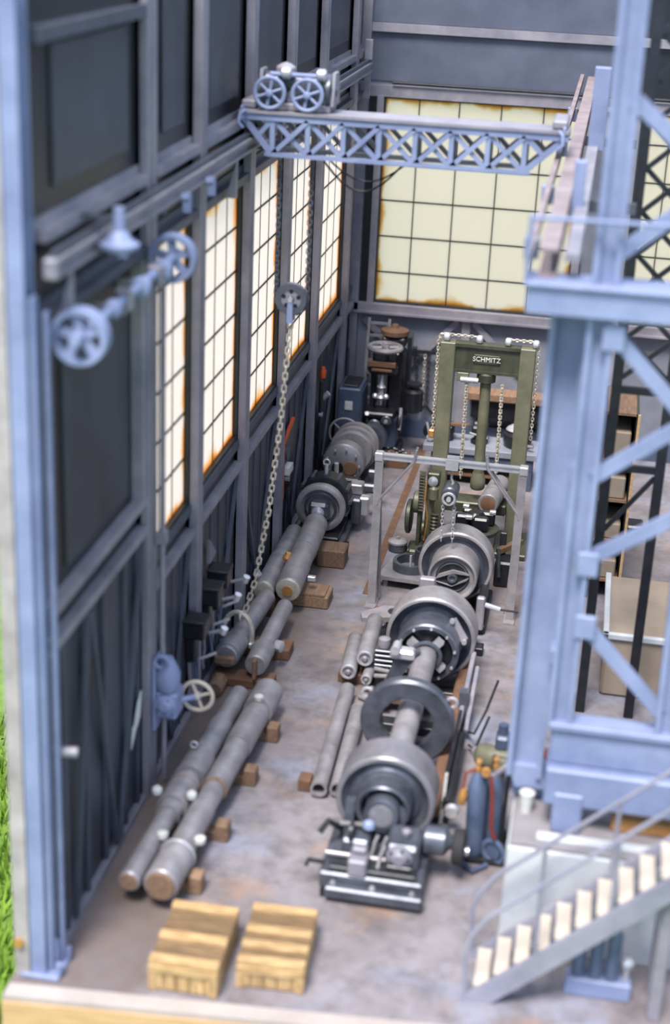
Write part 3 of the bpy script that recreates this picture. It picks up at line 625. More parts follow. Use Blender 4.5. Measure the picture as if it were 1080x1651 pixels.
obj('clamp_bolt', MB().lathe((-4.13, 20.9, .54), (.3, 0, 1), [(0, .05), (.06, .07), (.14, .04)], 10), M_brass, t)
t, o, d, L = stepped_shaft('large round bar with orange centred bright end, running to the wall lathe', (-3.94, 20.15, .42), (-3.96, 22.42, .56),
    [(0, .19), (.35, .19), (.35, .18), (.55, .18), (.55, .19), (1, .185)])
obj('turned_end', MB().lathe(o - d * .03, d, [(0, .12), (.01, .17), (.035, .18)], 24), M_chain, t)
obj('centre_plug', MB().cyl(o - d * .05, o - d * .0, .08, n=18), M_brass, t)
obj('bolt', MB().box(-3.74, -3.62, 20.6, 20.68, .38, .46, .01), M_bright, t)
tag(obj('timber_block', MB().box(-4.1, -3.4, 20.5, 20.95, 0, .2, .02).box(-3.9, -3.45, 20.5, 20.9, .2, .23), M_block), 'wide wooden block under the orange centred bar', 'block')
tag(obj('timber_block', MB().box(-3.86, -3.42, 22.0, 22.4, 0, .3, .02), M_block), 'cube of wood beside the bar near the wall lathe', 'block')
tag(obj('bearer_rail', MB().bar((-4.2, 20.05, .08), (-4.2, 22.5, .08), .1, .16), M_rust), 'rusty rail lying between the two large round bars', 'rail')
# lifting ring
R_ = T('lifting_ring', 'bright bolted ring clamp slung from the chain around a shaft', 'ring clamp', (-4.3, 18.5, .2))
cc = V((-4.29, 18.5, .44))
obj('ring', MB().tube([cc + V((.2 * math.cos(a), 0, .3 * math.sin(a) + .05)) for a in [-.4 + (PI + .8) * i / 16 for i in range(17)]], .036, 8), M_chain, R_)
obj('lug', MB().box(cc.x + .16, cc.x + .23, 18.42, 18.58, .28, .38, .02), M_bright, R_)
obj('lug', MB().box(cc.x - .24, cc.x - .16, 18.42, 18.58, .28, .38, .02), M_bright, R_)
obj('shackle', MB().torus((cc.x + .04, 18.5, .73), (1, 0, 0), .06, .018, 16, 6), M_chain, R_)
obj('bolt', MB().cyl((cc.x - .18, 18.42, .6), (cc.x - .18, 18.58, .6), .035, n=8), M_bright, R_)

# ------------------------------------------------------------------ roll lathe row (axis X=-1.67, Z=.7)
AX, AZ = -1.67, 0.7
def boss(o, d, prof, n=30): return MB().lathe(o, d, prof, n)
Lh = T('winding_machine', 'heavy low machine with dished flywheel and levers near the crates', 'machine', (AX, 14.2, 0))
obj('bed', MB().box(-2.22, -1.12, 13.62, 14.6, .1, .3, .02), M_iron, Lh)
obj('front_rail', MB().box(-2.14, -1.1, 13.5, 13.62, .06, .2, .02), M_iron, Lh)
obj('foot', MB().box(-2.2, -2.0, 13.6, 14.4, 0, .1), M_dark, Lh); obj('foot', MB().box(-1.34, -1.14, 13.6, 14.4, 0, .1), M_dark, Lh)
obj('slide', MB().box(-2.12, -1.2, 13.66, 13.78, .3, .36, .01), M_dark, Lh)
obj('slide', MB().box(-2.12, -1.2, 14.3, 14.42, .3, .4, .01), M_dark, Lh)
obj('tool_post', MB().box(-1.92, -1.72, 13.6, 13.85, .3, .5, .02).box(-1.9, -1.74, 13.72, 13.84, .5, .58, .02), M_frame, Lh)
obj('gear_cover', MB().box(-2.05, -1.75, 13.95, 14.3, .3, .52, .03), M_iron, Lh)
obj('gearbox', MB().box(-1.55, -1.2, 13.8, 14.25, .3, .62, .04), M_iron, Lh)
obj('gearbox_cover', boss((-1.4, 13.8, .5), (0, -1, 0), [(0, .14), (.03, .14), (.05, .1), (.09, .06)], 20), M_frame, Lh)
for p in circ((-1.4, 13.78, .5), .1, 5): obj('bolt', MB().cyl(p, p - V((0, .04, 0)), .02, n=6), M_black, Lh)
obj('bracket', MB().prism([(14.3, .3), (14.5, .3), (14.46, .74), (14.34, .74)], 'x', -1.62, -1.42), M_iron, Lh)
obj('bracket', MB().prism([(14.3, .3), (14.5, .3), (14.46, .74), (14.34, .74)], 'x', -2.08, -1.98), M_iron, Lh)
for x in (-1.72, -1.62): obj('lever', MB().tube([(x, 14.0, .32), (x + .02, 14.05, .46), (x + .05, 14.08, .54)], .02, 8), M_steel, Lh)
obj('cross_lever', MB().tube([(-2.1, 14.2, .55), (-1.9, 14.15, .6), (-1.72, 14.1, .62)], .025, 8), M_steel, Lh)
obj('lever_knob', MB().lathe((-1.78, 14.1, .58), (0, 0, 1), [(0, .04), (.04, .07), (.09, .06), (.12, .02)], 12), M_tower, Lh)
obj('side_arm', MB().tube([(-2.1, 14.25, .45), (-2.22, 14.1, .62), (-2.3, 14.05, .5)], .035, 8), M_dark, Lh)
obj('crank', MB().tube([(-2.2, 13.8, .3), (-2.36, 13.75, .34), (-2.38, 13.72, .28)], .025, 8), M_dark, Lh)
obj('motor', MB().lathe((-1.2, 14.2, .5), (1, 0, 0), [(0, .12), (.03, .16), (.24, .16), (.3, .08), (.36, .05)], 18), M_iron, Lh)
obj('motor_wheel', MB().lathe((-.88, 14.25, .42), (1, 0, 0), [(0, .16), (.02, .2), (.12, .2), (.14, .16)], 24), M_tyre, Lh)
obj('wheel_boss', MB().cyl((-.74, 14.25, .38), (-.7, 14.25, .38), .05, n=12), M_bright, Lh)
fw1 = obj('flywheel_rim', MB().lathe((AX, 14.5, AZ), (0, 1, 0), [(.05, .48), (0, .49), (0, .53), (.02, .55), (.44, .55), (.46, .53), (.46, .48)], 56, True), M_rim, Lh)
obj('flywheel_web', MB().lathe((AX, 14.5, AZ), (0, 1, 0), [(.04, .2), (.05, .36), (.09, .41), (.02, .485), (.4, .485), (.42, .2)], 56), M_iron, fw1)
obj('dish_ring', MB().lathe((AX, 14.3, AZ), (0, 1, 0), [(.26, .33), (.1, .30), (.02, .30), (0, .28), (.02, .25), (.22, .22)], 44), M_iron, Lh)
obj('hub', MB().lathe((AX, 14.2, AZ), (0, 1, 0), [(.0, .15), (.0, .18), (.02, .19), (.3, .19)], 32), M_iron, Lh)
obj('hub_face', MB().lathe((AX, 14.19, AZ), (0, 1, 0), [(0, .13), (.02, .14)], 28), M_rim, Lh)
for i in range(3): obj('clamp_nut', MB().lathe((-2.06 + i * .42, 13.56, .2), (0, 0, 1), [(0, .035), (.03, .035), (.05, .02)], 8), M_steel, Lh)
obj('lead_screw', MB().cyl((-2.2, 13.9, .36), (-1.56, 13.9, .36), .028, n=10), M_steel, Lh)
obj('pinion', MB().lathe((-1.98, 14.0, .6), (1, 0, 0), [(0, .05), (.01, .1), (.05, .1), (.06, .05)], 18), M_dark, Lh)
obj('oil_cup', MB().lathe((-1.36, 14.0, .62), (0, 0, 1), [(0, .03), (.03, .05), (.08, .05), (.1, .02)], 12), M_frame, Lh)
obj('frame_window', MB().box(-1.52, -1.26, 13.72, 13.76, .3, .42, .01), M_black, Lh)
obj('guide_rod', MB().tube([(-1.62, 13.7, .32), (-1.61, 13.85, .42), (-1.58, 14.0, .46)], .02, 8), M_steel, Lh)
obj('pedestal', MB().prism([(-2.0, 0), (-1.3, 0), (-1.45, .5), (-1.85, .5)], 'y', 14.62, 14.85), M_dark, Lh)

Ch = T('roll_lathe', 'roll lathe with flywheel drum, bolted chuck and pale shaft through a ring', 'lathe', (AX, 17.8, 0))
obj('bed_rail', MB().box(-1.27, -1.13, 15.2, 20.0, .12, .3, .02), M_rust, Ch)
obj('bed_rail', MB().box(-2.2, -2.06, 17.6, 20.0, .12, .3, .02), M_rust, Ch)
for y in (15.3, 17.2, 18.2, 19.6): obj('sleeper', MB().box(-2.22, -1.02, y, y + .2, 0, .12, .01), M_dark, Ch)
obj('cross_beam', MB().box(-2.22, -1.05, 17.7, 17.9, .12, .26, .02), M_rust, Ch)
obj('shaft', MB().lathe((AX, 14.97, AZ), (0, 1, 0), [(0, .14), (.02, .15), (3.3, .15), (3.32, .14)], 26), M_shaft, Ch)
rg = obj('face_ring', MB().lathe((AX, 16.25, AZ), (0, 1, 0), [(0.03, .31), (0, .33), (0, .54), (.03, .57), (.13, .57), (.15, .55), (.15, .33), (.12, .31)], 56, True), M_iron, Ch)
for x in (-.5, .5): obj('lug', MB().torus((AX + x * 1.02, 16.35, AZ + .3), (0, 1, 0), .06, .022, 14, 6), M_bright, rg)
obj('ring_stand', MB().prism([(AX - .35, 0), (AX + .35, 0), (AX + .2, .22), (AX - .2, .22)], 'y', 16.22, 16.42), M_dark, Ch)
fw2 = obj('flywheel_rim', MB().lathe((AX, 18.55, AZ), (0, 1, 0), [(.05, .535), (0, .55), (0, .58), (.02, .6), (.42, .6), (.44, .58), (.44, .53)], 56, True), M_steel, Ch)
obj('flywheel_web', MB().lathe((AX, 18.55, AZ), (0, 1, 0), [(.06, .2), (.09, .44), (.02, .54), (.4, .54), (.42, .2)], 56), M_ironb, fw2)
ck = obj('chuck', MB().lathe((AX, 18.12, AZ), (0, 1, 0), [(.1, .2), (.1, .33), (.0, .35), (0, .4), (.02, .42), (.3, .42), (.44, .38), (.5, .38)], 48), M_iron, Ch)
for p in circ((AX, 18.115, AZ), .375, 10, 'y', .2): obj('bolt', MB().cyl(p, p - V((0, .025, 0)), .02, n=6), M_bright, ck)
obj('recess', MB().lathe((AX, 18.2, AZ), (0, 1, 0), [(0, .1), (0, .32), (.02, .33)], 40), M_black, ck)
for i, p in enumerate(circ((AX, 18.1, AZ), .25, 4, 'y', .9)):
    q = V((AX, 18.1, AZ)) + (p - V((AX, 18.1, AZ))) * .55
    obj('jaw', MB().bar(q, q + (p - q) * 1.4, .1, .1, (0, 1, 0)), M_bright, ck)
obj('clamp_collar', MB().torus((AX, 18.05, AZ), (0, 1, 0), .19, .03, 24, 8), M_iron, ck)
obj('link_plate', MB().bar((AX + .28, 18.5, AZ + .36), (AX + .46, 18.45, AZ + .1), .1, .04, (0, 1, 0)), M_frame, Ch)
for p in ((AX + .28, 18.46, AZ + .36), (AX + .46, 18.41, AZ + .1)): obj('pin', MB().cyl(p, V(p) - V((0, .04, 0)), .035, n=10), M_bright, Ch)
obj('steady_arm', MB().prism([(-2.2, .3), (-2.05, .3), (-1.8, .78), (-1.72, .9), (-2.0, .9), (-2.05, .7)], 'y', 17.75, 17.85), M_iron, Ch)
obj('steady_head', MB().box(-2.1, -1.78, 17.68, 17.86, .78, .92, .03), M_bright, Ch)
obj('steady_knob', MB().cyl((-2.02, 17.6, .95), (-2.02, 17.8, .95), .06, n=12), M_bright, Ch)
obj('side_rod', MB().cyl((-1.12, 17.1, .2), (-1.08, 18.6, .55), .035, n=8), M_frame, Ch)
obj('side_rod', MB().cyl((-1.02, 17.2, .15), (-1.0, 18.3, .5), .03, n=8), M_frame, Ch)
obj('side_bracket', MB().prism([(17.5, .05), (17.8, .05), (17.7, .5), (17.55, .5)], 'x', -1.16, -1.04), M_iron, Ch)
obj('hand_lever', MB().tube([(-1.0, 17.3, .1), (-.9, 17.0, .25), (-.78, 17.2, .5), (-.7, 17.9, .55)], .018, 6), M_dark, Ch)
obj('hand_lever', MB().tube([(-.95, 17.0, .08), (-.86, 16.7, .2), (-.74, 17.2, .4)], .018, 6), M_dark, Ch)
obj('tie_rod', MB().cyl((-1.05, 15.3, .25), (-1.05, 16.9, .25), .06, n=10), M_dark, Ch)
obj('rod_end', MB().lathe((-.98, 15.2, .28), (0, -1, 0), [(0, .06), (.04, .09), (.1, .07)], 14), M_bright, Ch)
obj('drop_guard', MB().prism([(15.2, .05), (16.9, .05), (17.2, .45), (15.6, .5)], 'x', -1.12, -1.08), M_black, Ch)

P3 = T('drum_machine', 'large pale drum with an eye shaped boss, standing behind the roll lathe', 'machine', (-1.6, 21.0, 0))
o3 = V((-1.6, 20.95, .72))
fw3 = obj('flywheel_rim', MB().lathe(o3, (0, 1, 0), [(.04, .485), (0, .5), (0, .53), (.02, .55), (.38, .55), (.4, .52), (.4, .48)], 56, True), M_steel, P3)
obj('flywheel_web', MB().lathe(o3, (0, 1, 0), [(.06, .2), (.08, .4), (.02, .49), (.36, .49), (.38, .2)], 56), M_ironb, fw3)
obj('drum', MB().lathe(o3 - V((0, .42, 0)), (0, 1, 0), [(.06, .3), (.04, .31), (0, .33), (0, .345), (.02, .36), (.6, .36)], 48), M_steel, P3)
fc = o3 - V((.0, .37, 0))
obj('face_disc', MB().lathe(fc - V((0, 0, 0)), (0, 1, 0), [(0, .2), (0, .22), (.03, .3)], 40), M_dark, P3)
obj('face_ring', MB().torus(fc, (0, 1, 0), .22, .012, 36, 6), M_iron, P3)
obj('boss', MB().lathe(fc - V((0, .05, 0)), (0, 1, 0), [(.02, .03), (0, .04), (0, .07), (.05, .08)], 24), M_iron, P3)
for s in (-1, 1):
    obj('eye_bar', MB().prism([(o3.x - .24, o3.z + s * .02 - .05), (o3.x, o3.z + s * .1 - .02), (o3.x + .24, o3.z + s * .02 + .05), (o3.x + .2, o3.z + s * .06 + .04), (o3.x, o3.z + s * .13), (o3.x - .2, o3.z + s * .06 - .02)][::s], 'y', fc.y - .04, fc.y), M_steel, P3)
obj('bearing_block', MB().box(-2.05, -1.82, 20.3, 20.42, .12, .78, .02), M_frame, P3)
for z in (.58, .66): obj('plate_hole', MB().cyl((-1.9, 20.29, z), (-1.9, 20.3, z), .02, n=8), M_black, P3)
obj('base', MB().box(-2.1, -1.05, 20.3, 21.6, 0, .14, .02), M_dark, P3)
obj('side_frame', MB().box(-1.2, -1.1, 20.3, 21.4, .14, .5, .02), M_dark, P3)
obj('side_plate', MB().box(-1.2, -1.08, 20.2, 20.3, .1, .62, .02), M_frame, P3)
obj('pin', MB().cyl((-1.08, 20.25, .5), (-.86, 20.25, .45), .04, n=10), M_bright, P3)
obj('pin_end', MB().cyl((-.86, 20.25, .45), (-.6, 20.3, .42), .015, n=6), M_dark, P3)

# ------------------------------------------------------------------ parts pile left of the roll lathe
tag(obj('timber_plank', MB().box(-2.86, -2.4, 18.35, 18.6, 0, .14, .01), M_rust), 'weathered plank carrying the small rollers', 'plank')
def roller(lab, a, b, r):
    t = T('roller', lab, 'roller', (a[0], a[1], 0), 'small rollers beside the roll lathe')
    d = (V(b) - V(a)).normalized(); L = (V(b) - V(a)).length
    obj('body', MB().lathe(a, d, [(0, r * .95), (.01, r), (L - .01, r), (L, r * .95)], 22), M_shaft, t)
    obj('end_ring', MB().torus(V(a) - d * .005, d, r * .8, r * .18, 22, 6), M_bright, t)
    obj('end_boss', MB().lathe(V(a) - d * .04, d, [(0, r * .2), (.02, r * .35), (.05, r * .35)], 14), M_frame, t)
roller('grey roller lying on top of the roller pile', (-2.5, 18.3, .43), (-2.55, 19.5, .42), .115)
roller('lower roller with bright ring end at the plank edge', (-2.70, 18.2, .255), (-2.76, 19.2, .255), .113)
roller('thin rod roller between the plank and the chuck', (-2.44, 18.1, .22), (-2.42, 18.9, .22), .075)
t = T('tie_rod_bundle', 'bundle of thin bright rods fanned out beside the chuck', 'rods', (-2.3, 18.1, 0))
for i, (a, b) in enumerate((((-2.32, 18.02, .34), (-2.0, 17.95, .4)), ((-2.34, 18.18, .36), (-2.02, 18.06, .39)), ((-2.34, 17.95, .2), (-2.26, 17.5, .06)), ((-2.5, 17.95, .04), (-2.24, 17.8, .05)), ((-2.42, 17.75, .04), (-2.24, 17.55, .05)))):
    obj('rod', MB().cyl(a, b, .03, n=8), M_steel, t)
t = T('arm_casting', 'flat pale arm casting with an oval hole beside the drum', 'casting', (-2.35, 19.8, 0))
mb = MB(); pl = [(-2.75, 19.6), (-2.3, 19.75), (-2.0, 19.4), (-1.98, 19.75), (-2.15, 20.15), (-2.5, 20.1), (-2.8, 19.8)]
obj('arm', mb.prism(pl, 'z', .31, .38), M_shaft, t)
obj('oval_hole', MB().lathe((-2.32, 19.93, .375), (0, 0, 1), [(0, .1), (.012, .11)], 20), M_black, t)
obj('leg', MB().box(-2.7, -2.6, 19.68, 19.76, 0, .31), M_iron, t); obj('leg', MB().box(-2.45, -2.34, 19.95, 20.05, 0, .31), M_iron, t)
t = T('finned_vice', 'small finned cast vice clamped beside the chuck rim', 'vice', (-2.28, 18.4, 0))
obj('column', MB().box(-2.35, -2.22, 18.3, 18.48, 0, .34, .02), M_dark, t)
for i in range(4): obj('fin', MB().box(-2.37, -2.12, 18.27, 18.5, .34 + i * .07, .38 + i * .07, .01), M_iron, t)
obj('cap', MB().lathe((-2.26, 18.38, .6), (0, 0, 1), [(0, .08), (.06, .09), (.12, .08), (.14, .04)], 12), M_frame, t)
t = T('scrap_plate', 'small rusty scrap plates with a bright button on the floor', 'scrap', (-2.75, 20.4, 0))
obj('plate', MB().prism([(-2.8, 20.35), (-2.55, 20.3), (-2.45, 20.55), (-2.7, 20.7)], 'z', .04, .08), M_rust, t)
obj('button', MB().lathe((-2.6, 20.2, 0), (0, 0, 1), [(0, .13), (.05, .13), (.07, .09), (.1, .05)], 16), M_bright, t)
# long hollow pipes
for lab, a, b in (('long pale hollow pipe on the open floor beside the flywheel', (-2.57, 15.45, .13), (-2.66, 17.95, .13)), ('long pale hollow pipe next to the flywheel rim', (-2.35, 15.5, .13), (-2.43, 17.45, .13))):
    tag(obj('hollow_pipe', MB().pipe(a, b, .1, .075, 22), M_shaft), lab, 'pipe', 'hollow pipes on the floor')
tag(obj('wooden_chock', MB().box(-2.72, -2.1, 15.6, 15.75, 0, .03, .005).box(-2.84, -2.69, 15.56, 15.76, 0, .16, .01), M_rust), 'rusty chock at the open end of the hollow pipes', 'chock', 'chocks under the shafts')

struct('trim_20', MB().box(-2.99, -2.87, 21.2, 28.2, 0.0, .012), M_rust, None, 'brown track strip let into the floor beside the press')
# base plate with rings
t = T('ring_plate', 'grey plate carrying two open rings beside the drum machine', 'plate', (-2.4, 21.8, 0))
obj('plate', MB().prism([(-2.82, 21.5), (-2.05, 21.45), (-2.05, 22.3), (-2.68, 22.35)], 'z', .14, .2), M_steel, t)
for p in ((-2.7, 21.6), (-2.15, 21.55), (-2.15, 22.2), (-2.6, 22.25)): obj('foot', MB().cyl((p[0], p[1], 0), (p[0], p[1], .14), .04, n=8), M_frame, t)
obj('large_ring', MB().pipe((-2.36, 21.9, .2), (-2.36, 21.9, .34), .28, .22, 32), M_iron, t)
obj('small_ring', MB().pipe((-2.16, 22.0, .2), (-2.16, 22.0, .5), .16, .125, 26), M_iron, t)
obj('pin', MB().cyl((-2.34, 21.66, .2), (-2.34, 21.66, .52), .02, n=8), M_bright, t)
t = T('lidded_pot', 'small grey lidded pot standing by the olive gear stand', 'pot', (-2.71, 23.0, 0))
obj('pot', MB().lathe((-2.71, 23.0, 0), (0, 0, 1), [(0, .13), (.02, .15), (.14, .15)], 22), M_iron, t)
obj('lid', MB().lathe((-2.71, 23.0, .14), (0, 0, 1), [(0, .16), (.03, .16), (.05, .1), (.06, .03), (.1, .03)], 22), M_steel, t)

# ------------------------------------------------------------------ A-frame gantry with hoist
Gn = T('gantry_frame', 'shiny steel gantry frame straddling the drum machine', 'gantry', (-1.77, 20.9, 0))
gx0, gx1, gy = -2.8, -0.74, 20.9
obj('top_beam', MB().ibeam((gx0 - .03, gy, 2.36), (gx1 + .03, gy, 2.36), .09, .085, .02), M_bright, Gn)
obj('corner_block', MB().box(gx0 - .07, gx0 + .05, gy - .07, gy + .07, 2.28, 2.42, .01), M_bright, Gn)
obj('corner_block', MB().box(gx1 - .05, gx1 + .07, gy - .07, gy + .07, 2.28, 2.42, .01), M_bright, Gn)
for x, f in ((gx0, 1), (gx1, -1)):
    obj('leg', MB().channel((x, gy - .04, 0.02), (x, gy - .04, 2.3), .12, .06, .014, (0, 1, 0)), M_steel, Gn)
    obj('leg', MB().angle((x + f * .1, gy + .18, .02), (x + f * .02, gy + .05, 2.3), .05, .012, (0, 1, 0), f), M_steel, Gn)
    obj('foot', MB().box(x - .08, x + .08, gy - .2, gy + .24, 0, .03), M_steel, Gn)
    for dy in (-.06, .06):
        obj('brace', MB().tube([(x, gy + dy, 1.62), (x + f * .02, gy + dy, 1.7), (x + f * .5, gy + dy, 2.34), (x + f * .53, gy + dy, 2.52)], .02, 8), M_steel, Gn)
Hs = T('chain_hoist', 'grey chain hoist hanging from the shiny gantry beam', 'hoist', (-1.75, 20.9, 1.6))
obj('trolley', MB().box(-1.84, -1.66, 20.82, 20.98, 2.26, 2.31, .01).box(-1.84, -1.66, 20.8, 20.84, 2.28, 2.44).box(-1.84, -1.66, 20.96, 21.0, 2.28, 2.44), M_bright, Hs)
obj('hook', MB().tube([(-1.75, 20.9, 2.28), (-1.75, 20.9, 2.12), (-1.72, 20.9, 2.06), (-1.75, 20.9, 2.0)], .02, 8), M_bright, Hs)
obj('body', MB().lathe((-1.75, 20.74, 1.92), (0, 1, 0), [(0, .1), (.02, .12), (.34, .12), (.38, .08)], 22), M_iron, Hs)
obj('chain_wheel', MB().torus((-1.75, 20.7, 1.88), (0, 1, 0), .085, .02, 22, 6), M_bright, Hs)
obj('wheel_hub', MB().cyl((-1.75, 20.66, 1.88), (-1.75, 20.74, 1.88), .035, n=10), M_bright, Hs)
for x in (-1.83, -1.67): obj('chain', chain_mb([(x, 20.75, 1.86), (x + .01, 20.75, 1.2)], .07, .019, .008), M_bright, Hs)

# ------------------------------------------------------------------ hydraulic press
P = T('hydraulic_press', 'tall olive green press frame with nameplate and central ram', 'press', (-1.55, 23.6, 0))
py = 23.6; pxl, pxr = -2.2, -0.95; PH = 3.4
for x in (pxl, pxr): obj('post', MB().box(x - .1, x + .14, py - .12, py + .12, 0, PH, .012), M_olive, P)
xb0, xb1 = pxl + .14, pxr - .1
obj('head_beam', MB().box(xb0, xb1, py - .08, py + .1, PH - .43, PH - .04).box(xb0, xb1, py - .12, py + .1, PH - .05, PH).box(xb0, xb1, py - .12, py + .1, PH - .46, PH - .42), M_olived, P)
npl = obj('nameplate', MB().box(-1.76, -1.36, py - .1, py - .08, PH - .3, PH - .16, .005), M_olived, P)
cu = bpy.data.curves.new('lettering', 'FONT'); cu.body = 'SCHMITZ'; cu.size = 0.105; cu.extrude = 0.006; cu.align_x = 'CENTER'; cu.align_y = 'CENTER'
to = bpy.data.objects.new('tmp_text', cu); COL.objects.link(to)
me = bpy.data.meshes.new_from_object(to.evaluated_get(bpy.context.evaluated_depsgraph_get()))
bpy.data.objects.remove(to); me.name = 'lettering'; me.materials.clear(); me.materials.append(M_white)
lo = bpy.data.objects.new('lettering', me); COL.objects.link(lo); lo.parent = npl
lo.location = V((-1.56, py - .106, PH - .23)) - WL[npl]; lo.rotation_euler = (PI / 2, 0, 0); lo['label'] = 'raised pale maker name'
obj('foot', MB().box(pxl - .25, pxl + .3, py - .3, py + .5, 0, .1, .02), M_olived, P); obj('foot', MB().box(pxr - .25, pxr + .3, py - .5, py + .5, 0, .1, .02), M_olived, P)
obj('ram', MB().cyl((-1.55, py, 1.25), (-1.55, py, PH - .45), .085, n=20), M_olive, P)
obj('ram_head', MB().lathe((-1.55, py, .98), (0, 0, 1), [(0, .1), (.03, .12), (.16, .12), (.28, .09)], 20), M_olive, P)
obj('ram_collar', MB().lathe((-1.55, py, PH - .62), (0, 0, 1), [(0, .1), (.02, .15), (.14, .15), (.18, .1)], 20), M_olived, P)
obj('work_table', MB().box(pxl + .14, pxr - .1, py - .2, py + .2, .62, .8, .02), M_olived, P)
obj('bracket', MB().box(-2.0, -1.82, py - .14, py - .02, PH - .6, PH - .46, .01), M_olive, P)
obj('guide_roller', MB().cyl((-1.94, py - .17, PH - .56), (-1.66, py - .17, PH - .56), .045, n=12), M_bright, P)
for x in (pxl - .06, -1.75, -1.3, pxr + .08): obj('roller_end', MB().lathe((x, py, PH + .06), (1, 0, 0), [(0, .05), (.02, .07), (.08, .07), (.1, .05)], 14), M_bright, P)
obj('chain', chain_mb([(pxl - .14, py, 1.9), (pxl - .14, py, PH), (pxl - .1, py, PH + .1), (-1.75, py, PH + .1)], .075, .02, .01), M_chain, P)
obj('chain', chain_mb([(pxr + .18, py, 1.9), (pxr + .18, py, PH), (pxr + .12, py, PH + .1), (-1.25, py, PH + .1)], .075, .02, .01), M_chain, P)
for x in (-1.84, -1.28): obj('chain', chain_mb([(x, py - .17, PH - .6), (x + .02, py - .17, 1.2)], .08, .022, .0125), M_chain, P)
obj('chain_weight', MB().box(pxl - .2, pxl - .1, py - .06, py + .06, 1.78, 1.92, .02), M_brass, P)
# roll and clamp on the press table
t = T('rust_ended_roll', 'pale grey roll with a rusty end lying in the press', 'roll', (-1.35, 23.2, .8))
obj('body', MB().lathe((-1.32, 22.95, .98), (.12, 1, 0), [(0, .15), (.02, .165), (.28, .165), (.28, .15), (.36, .15), (.36, .165), (.95, .165)], 26), M_shaft, t)
obj('end_face', MB().lathe((-1.32, 22.94, .98), (.12, 1, 0), [(0, .1), (.015, .13)], 22), M_rust, t)
t = T('jaw_table', 'black four jawed clamp on a round olive table below the press', 'clamp', (-1.5, 22.3, 0))
obj('table', MB().lathe((-1.45, 22.3, .72), (0, 0, 1), [(0, .2), (.06, .36), (.12, .37), (.14, .34)], 32), M_olived, t)
obj('pedestal', MB().lathe((-1.45, 22.3, 0), (0, 0, 1), [(0, .3), (.1, .26), (.72, .18)], 20), M_dark, t)
for p in circ((-1.45, 22.3, .94), .2, 4, 'z', .5): obj('jaw', MB().box(p.x - .12, p.x + .12, p.y - .08, p.y + .08, .86, 1.08, .03), M_black, t)
obj('spider', MB().lathe((-1.45, 22.3, .86), (0, 0, 1), [(0, .14), (.18, .16), (.24, .1)], 16), M_black, t)
for p in circ((-1.45, 22.3, 1.1), .26, 3, 'z', -1.9): obj('screw', MB().box(p.x - .05, p.x + .05, p.y - .04, p.y + .04, 1.06, 1.12, .01), M_bright, t)
obj('pin', MB().cyl((-1.45, 21.92, .6), (-1.45, 21.92, .98), .02, n=8), M_bright, t)
# side frames under the press front
t = T('jack_frame', 'dark rusty jack frame on the floor at the right press post', 'jack', (-1.05, 22.3, 0))
obj('block', MB().box(-1.08, -.8, 22.0, 22.4, .0, .42, .03), M_black, t)
obj('arm', MB().bar((-1.06, 22.3, .48), (-.72, 22.6, .56), .1, .08), M_rust, t)
obj('post', MB().box(-1.05, -.95, 22.4, 22.5, 0, .75, .01), M_dark, t)
obj('lever', MB().cyl((-1.04, 21.9, .7), (-1.0, 21.96, .2), .03, n=8), M_iron, t)

# olive gear stand
t = T('gear_stand', 'olive green gear stand with toothed rack and handwheel', 'gear stand', (-2.35, 23.3, 0))
obj('base', MB().box(-2.55, -2.06, 22.85, 23.25, 0, .1, .02).lathe((-2.24, 23.0, .1), (0, 0, 1), [(0, .2), (.05, .2), (.1, .12)], 18), M_olived, t)
obj('column', MB().cyl((-2.24, 23.0, .1), (-2.24, 23.0, 1.3), .07, n=16), M_olive, t)
obj('side_plate', MB().box(-2.42, -2.36, 22.9, 23.2, .1, 1.35, .01), M_olived, t)
for i in range(14): obj('rack_tooth', MB().box(-2.42, -2.32, 22.86, 22.9, .78 + i * .05, .805 + i * .05), M_olive, t)
obj('gear_wheel', MB().lathe((-2.6, 23.0, .62), (1, 0, 0), [(0, .24), (.02, .28), (.07, .28), (.09, .24)], 36), M_olived, t)
obj('gear_wheel', MB().lathe((-2.5, 23.0, .88), (1, 0, 0), [(0, .15), (.02, .18), (.09, .18), (.1, .15)], 30), M_olive, t)
obj('bearing', MB().box(-2.3, -2.1, 22.9, 23.1, 1.2, 1.42, .02), M_olived, t)
obj('valve', MB().lathe((-2.2, 22.9, 1.3), (0, -1, 0), [(0, .06), (.02, .08), (.06, .08), (.08, .04)], 14), M_bright, t)
obj('cylinder', MB().lathe((-2.18, 22.88, .98), (0, 0, 1), [(0, .05), (.03, .08), (.2, .08), (.24, .04)], 14), M_olive, t)
obj('worm', MB().lathe((-2.14, 22.9, .35), (0, 0, 1), [(k * .03, .05 + .02 * (k % 2)) for k in range(14)], 14), M_olived, t)
obj('clutch_disc', MB().lathe((-2.34, 22.86, .5), (1, 0, 0), [(0, .09), (.02, .12), (.05, .12), (.06, .06)], 20), M_olived, t)
obj('oil_line', MB().tube([(-2.3, 22.84, 1.3), (-2.3, 22.8, 1.0), (-2.24, 22.8, .7), (-2.28, 22.82, .3)], .014, 6), M_brass, t)
obj('motor_foot', MB().box(-2.5, -2.1, 22.6, 22.85, 0, .2, .03), M_olived, t)
obj('valve_wheel', MB().torus((-2.16, 22.58, .2), (0, 1, 0), .09, .02, 18, 6), M_steel, t)

